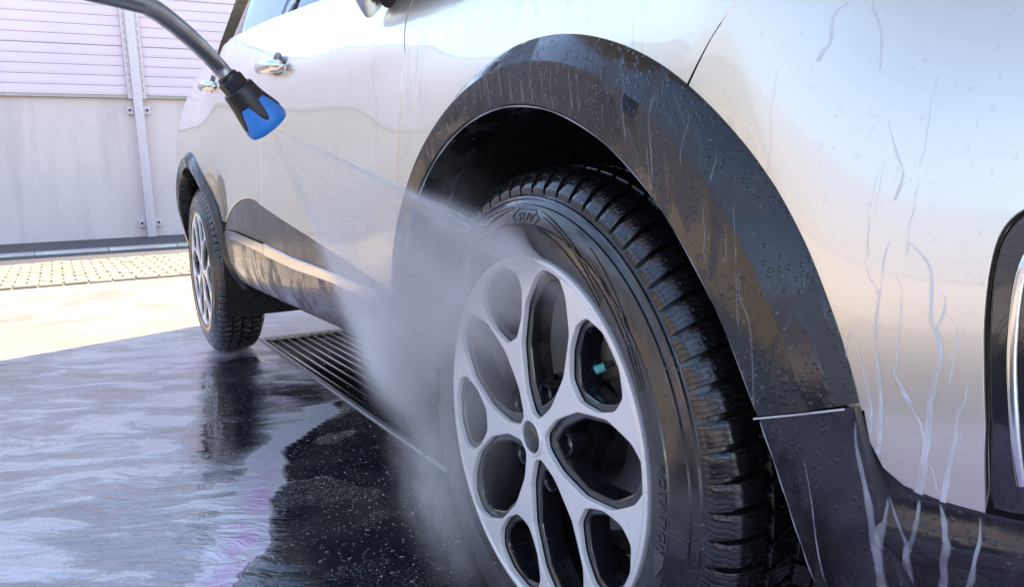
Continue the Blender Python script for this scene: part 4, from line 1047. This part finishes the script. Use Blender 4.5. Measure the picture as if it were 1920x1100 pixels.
nozzle = axial('nozzle_bell', [(.010, .004), (.004, .008), (-.001, .016), (-.003, .0205), (-.0015, .0243), (.002, .0262), (.007, .0266), (.016, .0252), (.026, .0226), (.036, .0200), (.046, .0182)], 'blue_rubber', ln)
rb = pchip([-.003, .007, .016, .026, .036, .044, .052], [.0262, .0266, .0252, .0226, .0200, .0188, .0180])
def tongue(a): 
    q = abs(((a * 5 / (2 * math.pi) + .15) % 1) - .5) * 2           # 0 in a gap, 1 on a tongue's axis
    return .0335 - .0225 * sstep(.25, 1., q) ** 1.1
NS = 12
V = []; F = []; seg = 120
for k in range(seg):
    a = 2 * math.pi * k / seg; e = tongue(a)
    for i in range(NS + 1):
        s = .052 + (e - .052) * i / NS; r = rb(s) + (.0011 if i < NS else .0001); V.append(Q @ Vector((r * math.cos(a), r * math.sin(a), s)))
for k in range(seg):
    for i in range(NS): F.append((k * (NS + 1) + i, k * (NS + 1) + i + 1, (k + 1) % seg * (NS + 1) + i + 1, (k + 1) % seg * (NS + 1) + i))
mesh_obj('nozzle_shell', V, F, 'black_plastic', ln, True, sharp=35)
axial('shell_shoulder', [(.050, .0188), (.0525, .0188), (.0545, .0178), (.0555, .015)], 'black_plastic', ln, 48)
axial('hex_nut', [(.0535, .0125), (.0540, .0152), (.066, .0152), (.0680, .0138), (.0685, .009)], 'black_plastic', ln, 6, sharp=20)
axial('collar', [(.067, .0125), (.0715, .0120), (.0730, .0105), (.0732, .009)], 'black_plastic', ln, 32)

def vol_mat(name, dens, build):
    b = NB(name); d = build(b, b.coord('Object'))
    pv = b.n('ShaderNodeVolumePrincipled'); pv.inputs['Color'].default_value = c3(.99, .99, 1.); pv.inputs['Anisotropy'].default_value = .0
    b.l(b.math('MULTIPLY', d, dens), pv.inputs['Density']); b.l(pv.outputs[0], b.out.inputs['Volume']); MAT[name] = b.m
UPR = Vector((.022, -.008, .592)); LWR = Vector((-.47, -.055, .36))
d1 = (UPR - NZ).normalized(); d2 = (LWR - NZ).normalized(); mid = (d1 + d2).normalized(); nrm_f = d1.cross(d2).normalized(); acr = nrm_f.cross(mid)
half = math.tan(math.acos(max(-1, min(1, d1.dot(d2)))) / 2)
MF = Matrix((mid, acr, nrm_f)).transposed().to_4x4(); MF.translation = NZ
sg_ = 1 if acr.dot(d1) > 0 else -1                                    # +y side of the fan is the upper edge
def fan_d(b, co):
    s = b.n('ShaderNodeSeparateXYZ'); b.l(co, s.inputs[0]); x, y, z = s.outputs
    an = b.math('DIVIDE', y, b.math('MULTIPLY', x, half * sg_))           # -1 .. 1 across, +1 the upper edge
    st = b.n('ShaderNodeCombineXYZ'); b.l(b.math('MULTIPLY', an, 17.), st.inputs[0]); b.l(b.math('MULTIPLY', x, 1.6), st.inputs[1]); b.l(b.math('MULTIPLY', z, 12.), st.inputs[2])
    nz = b.noise(st.outputs[0], 1.6, 4, .6)
    tx = b.noise(b.mapping(co, (9, 14, 14)), 1.4, 4, .6, .6)
    edge = b.math('ADD', .42, b.math('ADD', b.math('MULTIPLY', b.ramp(an, .72, .97), .9), b.math('MULTIPLY', b.ramp(an, -.35, -.9), .75)))
    cut = b.math('MULTIPLY', b.ramp(an, 1.0, .97), b.ramp(an, -1., -.72))
    far = b.math('MULTIPLY', b.ramp(x, .04, .27, .10, 1.), b.ramp(x, .60, .42))
    th = b.math('ADD', .003, b.math('MULTIPLY', x, .055))
    gz = b.math('POWER', 2.718, b.math('MULTIPLY', b.math('POWER', b.math('DIVIDE', z, th), 2.), -1.))
    d = b.math('MULTIPLY', b.math('MULTIPLY', edge, cut), b.math('MULTIPLY', far, gz))
    return b.math('MULTIPLY', d, b.math('MULTIPLY', b.ramp(nz, .25, .75, .45, 1.5, False), b.ramp(tx, .28, .7, .5, 1.4, False)))
vol_mat('spray_fan', 60., fan_d)
V = []; F = []
for x in (.015, .62):
    hh = x * half * 1.02; tt = (.003 + x * .055) * 2.0
    V += [(x, -hh, -tt), (x, hh, -tt), (x, hh, tt), (x, -hh, tt)]
F = [(3, 2, 1, 0), (4, 5, 6, 7), (0, 1, 5, 4), (1, 2, 6, 5), (2, 3, 7, 6), (3, 0, 4, 7)]
fan = mesh_obj('water_spray', V, F, 'spray_fan'); fan.matrix_world = MF
tag(fan, 'white fan of water spray from the blue nozzle onto the front wheel', 'spray', kind='stuff')
def mist_d(b, co):
    ln_ = b.n('ShaderNodeVectorMath', operation='LENGTH'); b.l(co, ln_.inputs[0])
    f = b.ramp(ln_.outputs['Value'], 1., .05); n = b.noise(b.mapping(co, (1.5, 1.5, 1.5)), 1.7, 5, .65, 1.0)
    return b.math('MULTIPLY', b.math('POWER', f, 1.3), b.ramp(n, .30, .72, .1, 1.7, False))
vol_mat('mist_dense', 10., mist_d); vol_mat('mist_thin', 5.5, mist_d)
bm0 = bmesh.new(); bmesh.ops.create_icosphere(bm0, subdivisions=3, radius=1); sph = bpy.data.meshes.new('mist'); bm0.to_mesh(sph); bm0.free()
def mist(loc, sc, axis, mat, label):
    me = sph.copy(); me.materials.clear(); me.materials.append(MAT[mat]); o = link(bpy.data.objects.new('water_mist', me)); o.location = loc; o.scale = sc
    o.rotation_euler = Vector(axis).to_track_quat('X', 'Z').to_euler(); tag(o, label, 'mist', kind='stuff')
mist((-.34, -.06, .365), (.30, .05, .070), (1, .0, -.36), 'mist_dense', 'dense band of white mist drifting down in front of the sill')
mist((-.13, -.075, .255), (.19, .075, .10), (1, 0, -1.1), 'mist_dense', 'white mist rebounding between the sill and the front tyre')
mist((-.10, -.06, .45), (.30, .06, .23), (.25, 0, 1), 'mist_thin', 'thin veil of mist over the spoked front wheel')
V = []; F = []
for i in range(150):
    a = random.choice((random.uniform(-1, 1), 1 - abs(random.gauss(0, .06)), -1 + abs(random.gauss(0, .15)))); dr = (mid + acr * (sg_ * a * half) + nrm_f * random.gauss(0, .02)).normalized(); L0 = random.uniform(.0, .20); L1 = min(.42, L0 + random.uniform(.06, .24)); r0 = random.uniform(.0002, .0005)
    s1 = dr.cross(Vector((0, 0, 1))).normalized(); s2 = dr.cross(s1); k = len(V)
    for t in (0, .5, 1):
        p = NZ + dr * (L0 + (L1 - L0) * t); r = r0 * (.3 if t != .5 else 1.)
        V += [p + s1 * r, p + s2 * r, p - s1 * r, p - s2 * r]
    for q in (0, 4):
        for j in range(4): F.append((k + q + j, k + q + (j + 1) % 4, k + q + 4 + (j + 1) % 4, k + q + 4 + j))
jets = mesh_obj('water_jets', V, F, 'jet', None, True); tag(jets, 'fine threads of water leaving the blue nozzle', 'water jets', kind='stuff')
sp_ = []
for i in range(900):
    a = random.uniform(-1, 1); s = random.uniform(.16, .60); p = NZ + (mid + acr * (a * half * 1.08)).normalized() * s + nrm_f * random.gauss(0, .02) + Vector((0, random.uniform(-.03, .0), -.1 * random.random() ** 2))
    if p.y > -.02 or p.z < .01: continue
    sp_.append((p, random.choice((.0003, .0004, .0005, .0009)), Vector((0, 0, 1)), 1.2))
for i in range(420):
    p = Vector((random.gauss(-.25, .16), random.uniform(-.16, -.03), abs(random.gauss(.12, .12)) + .004)); sp_.append((p, random.choice((.0004, .0005, .0007, .0012)), Vector((0, 0, 1)), 1.1))
d_ = beads('flying_droplets', sp_, None, 'drop'); tag(d_, 'scattered flying water droplets around the spray fan', 'droplets')
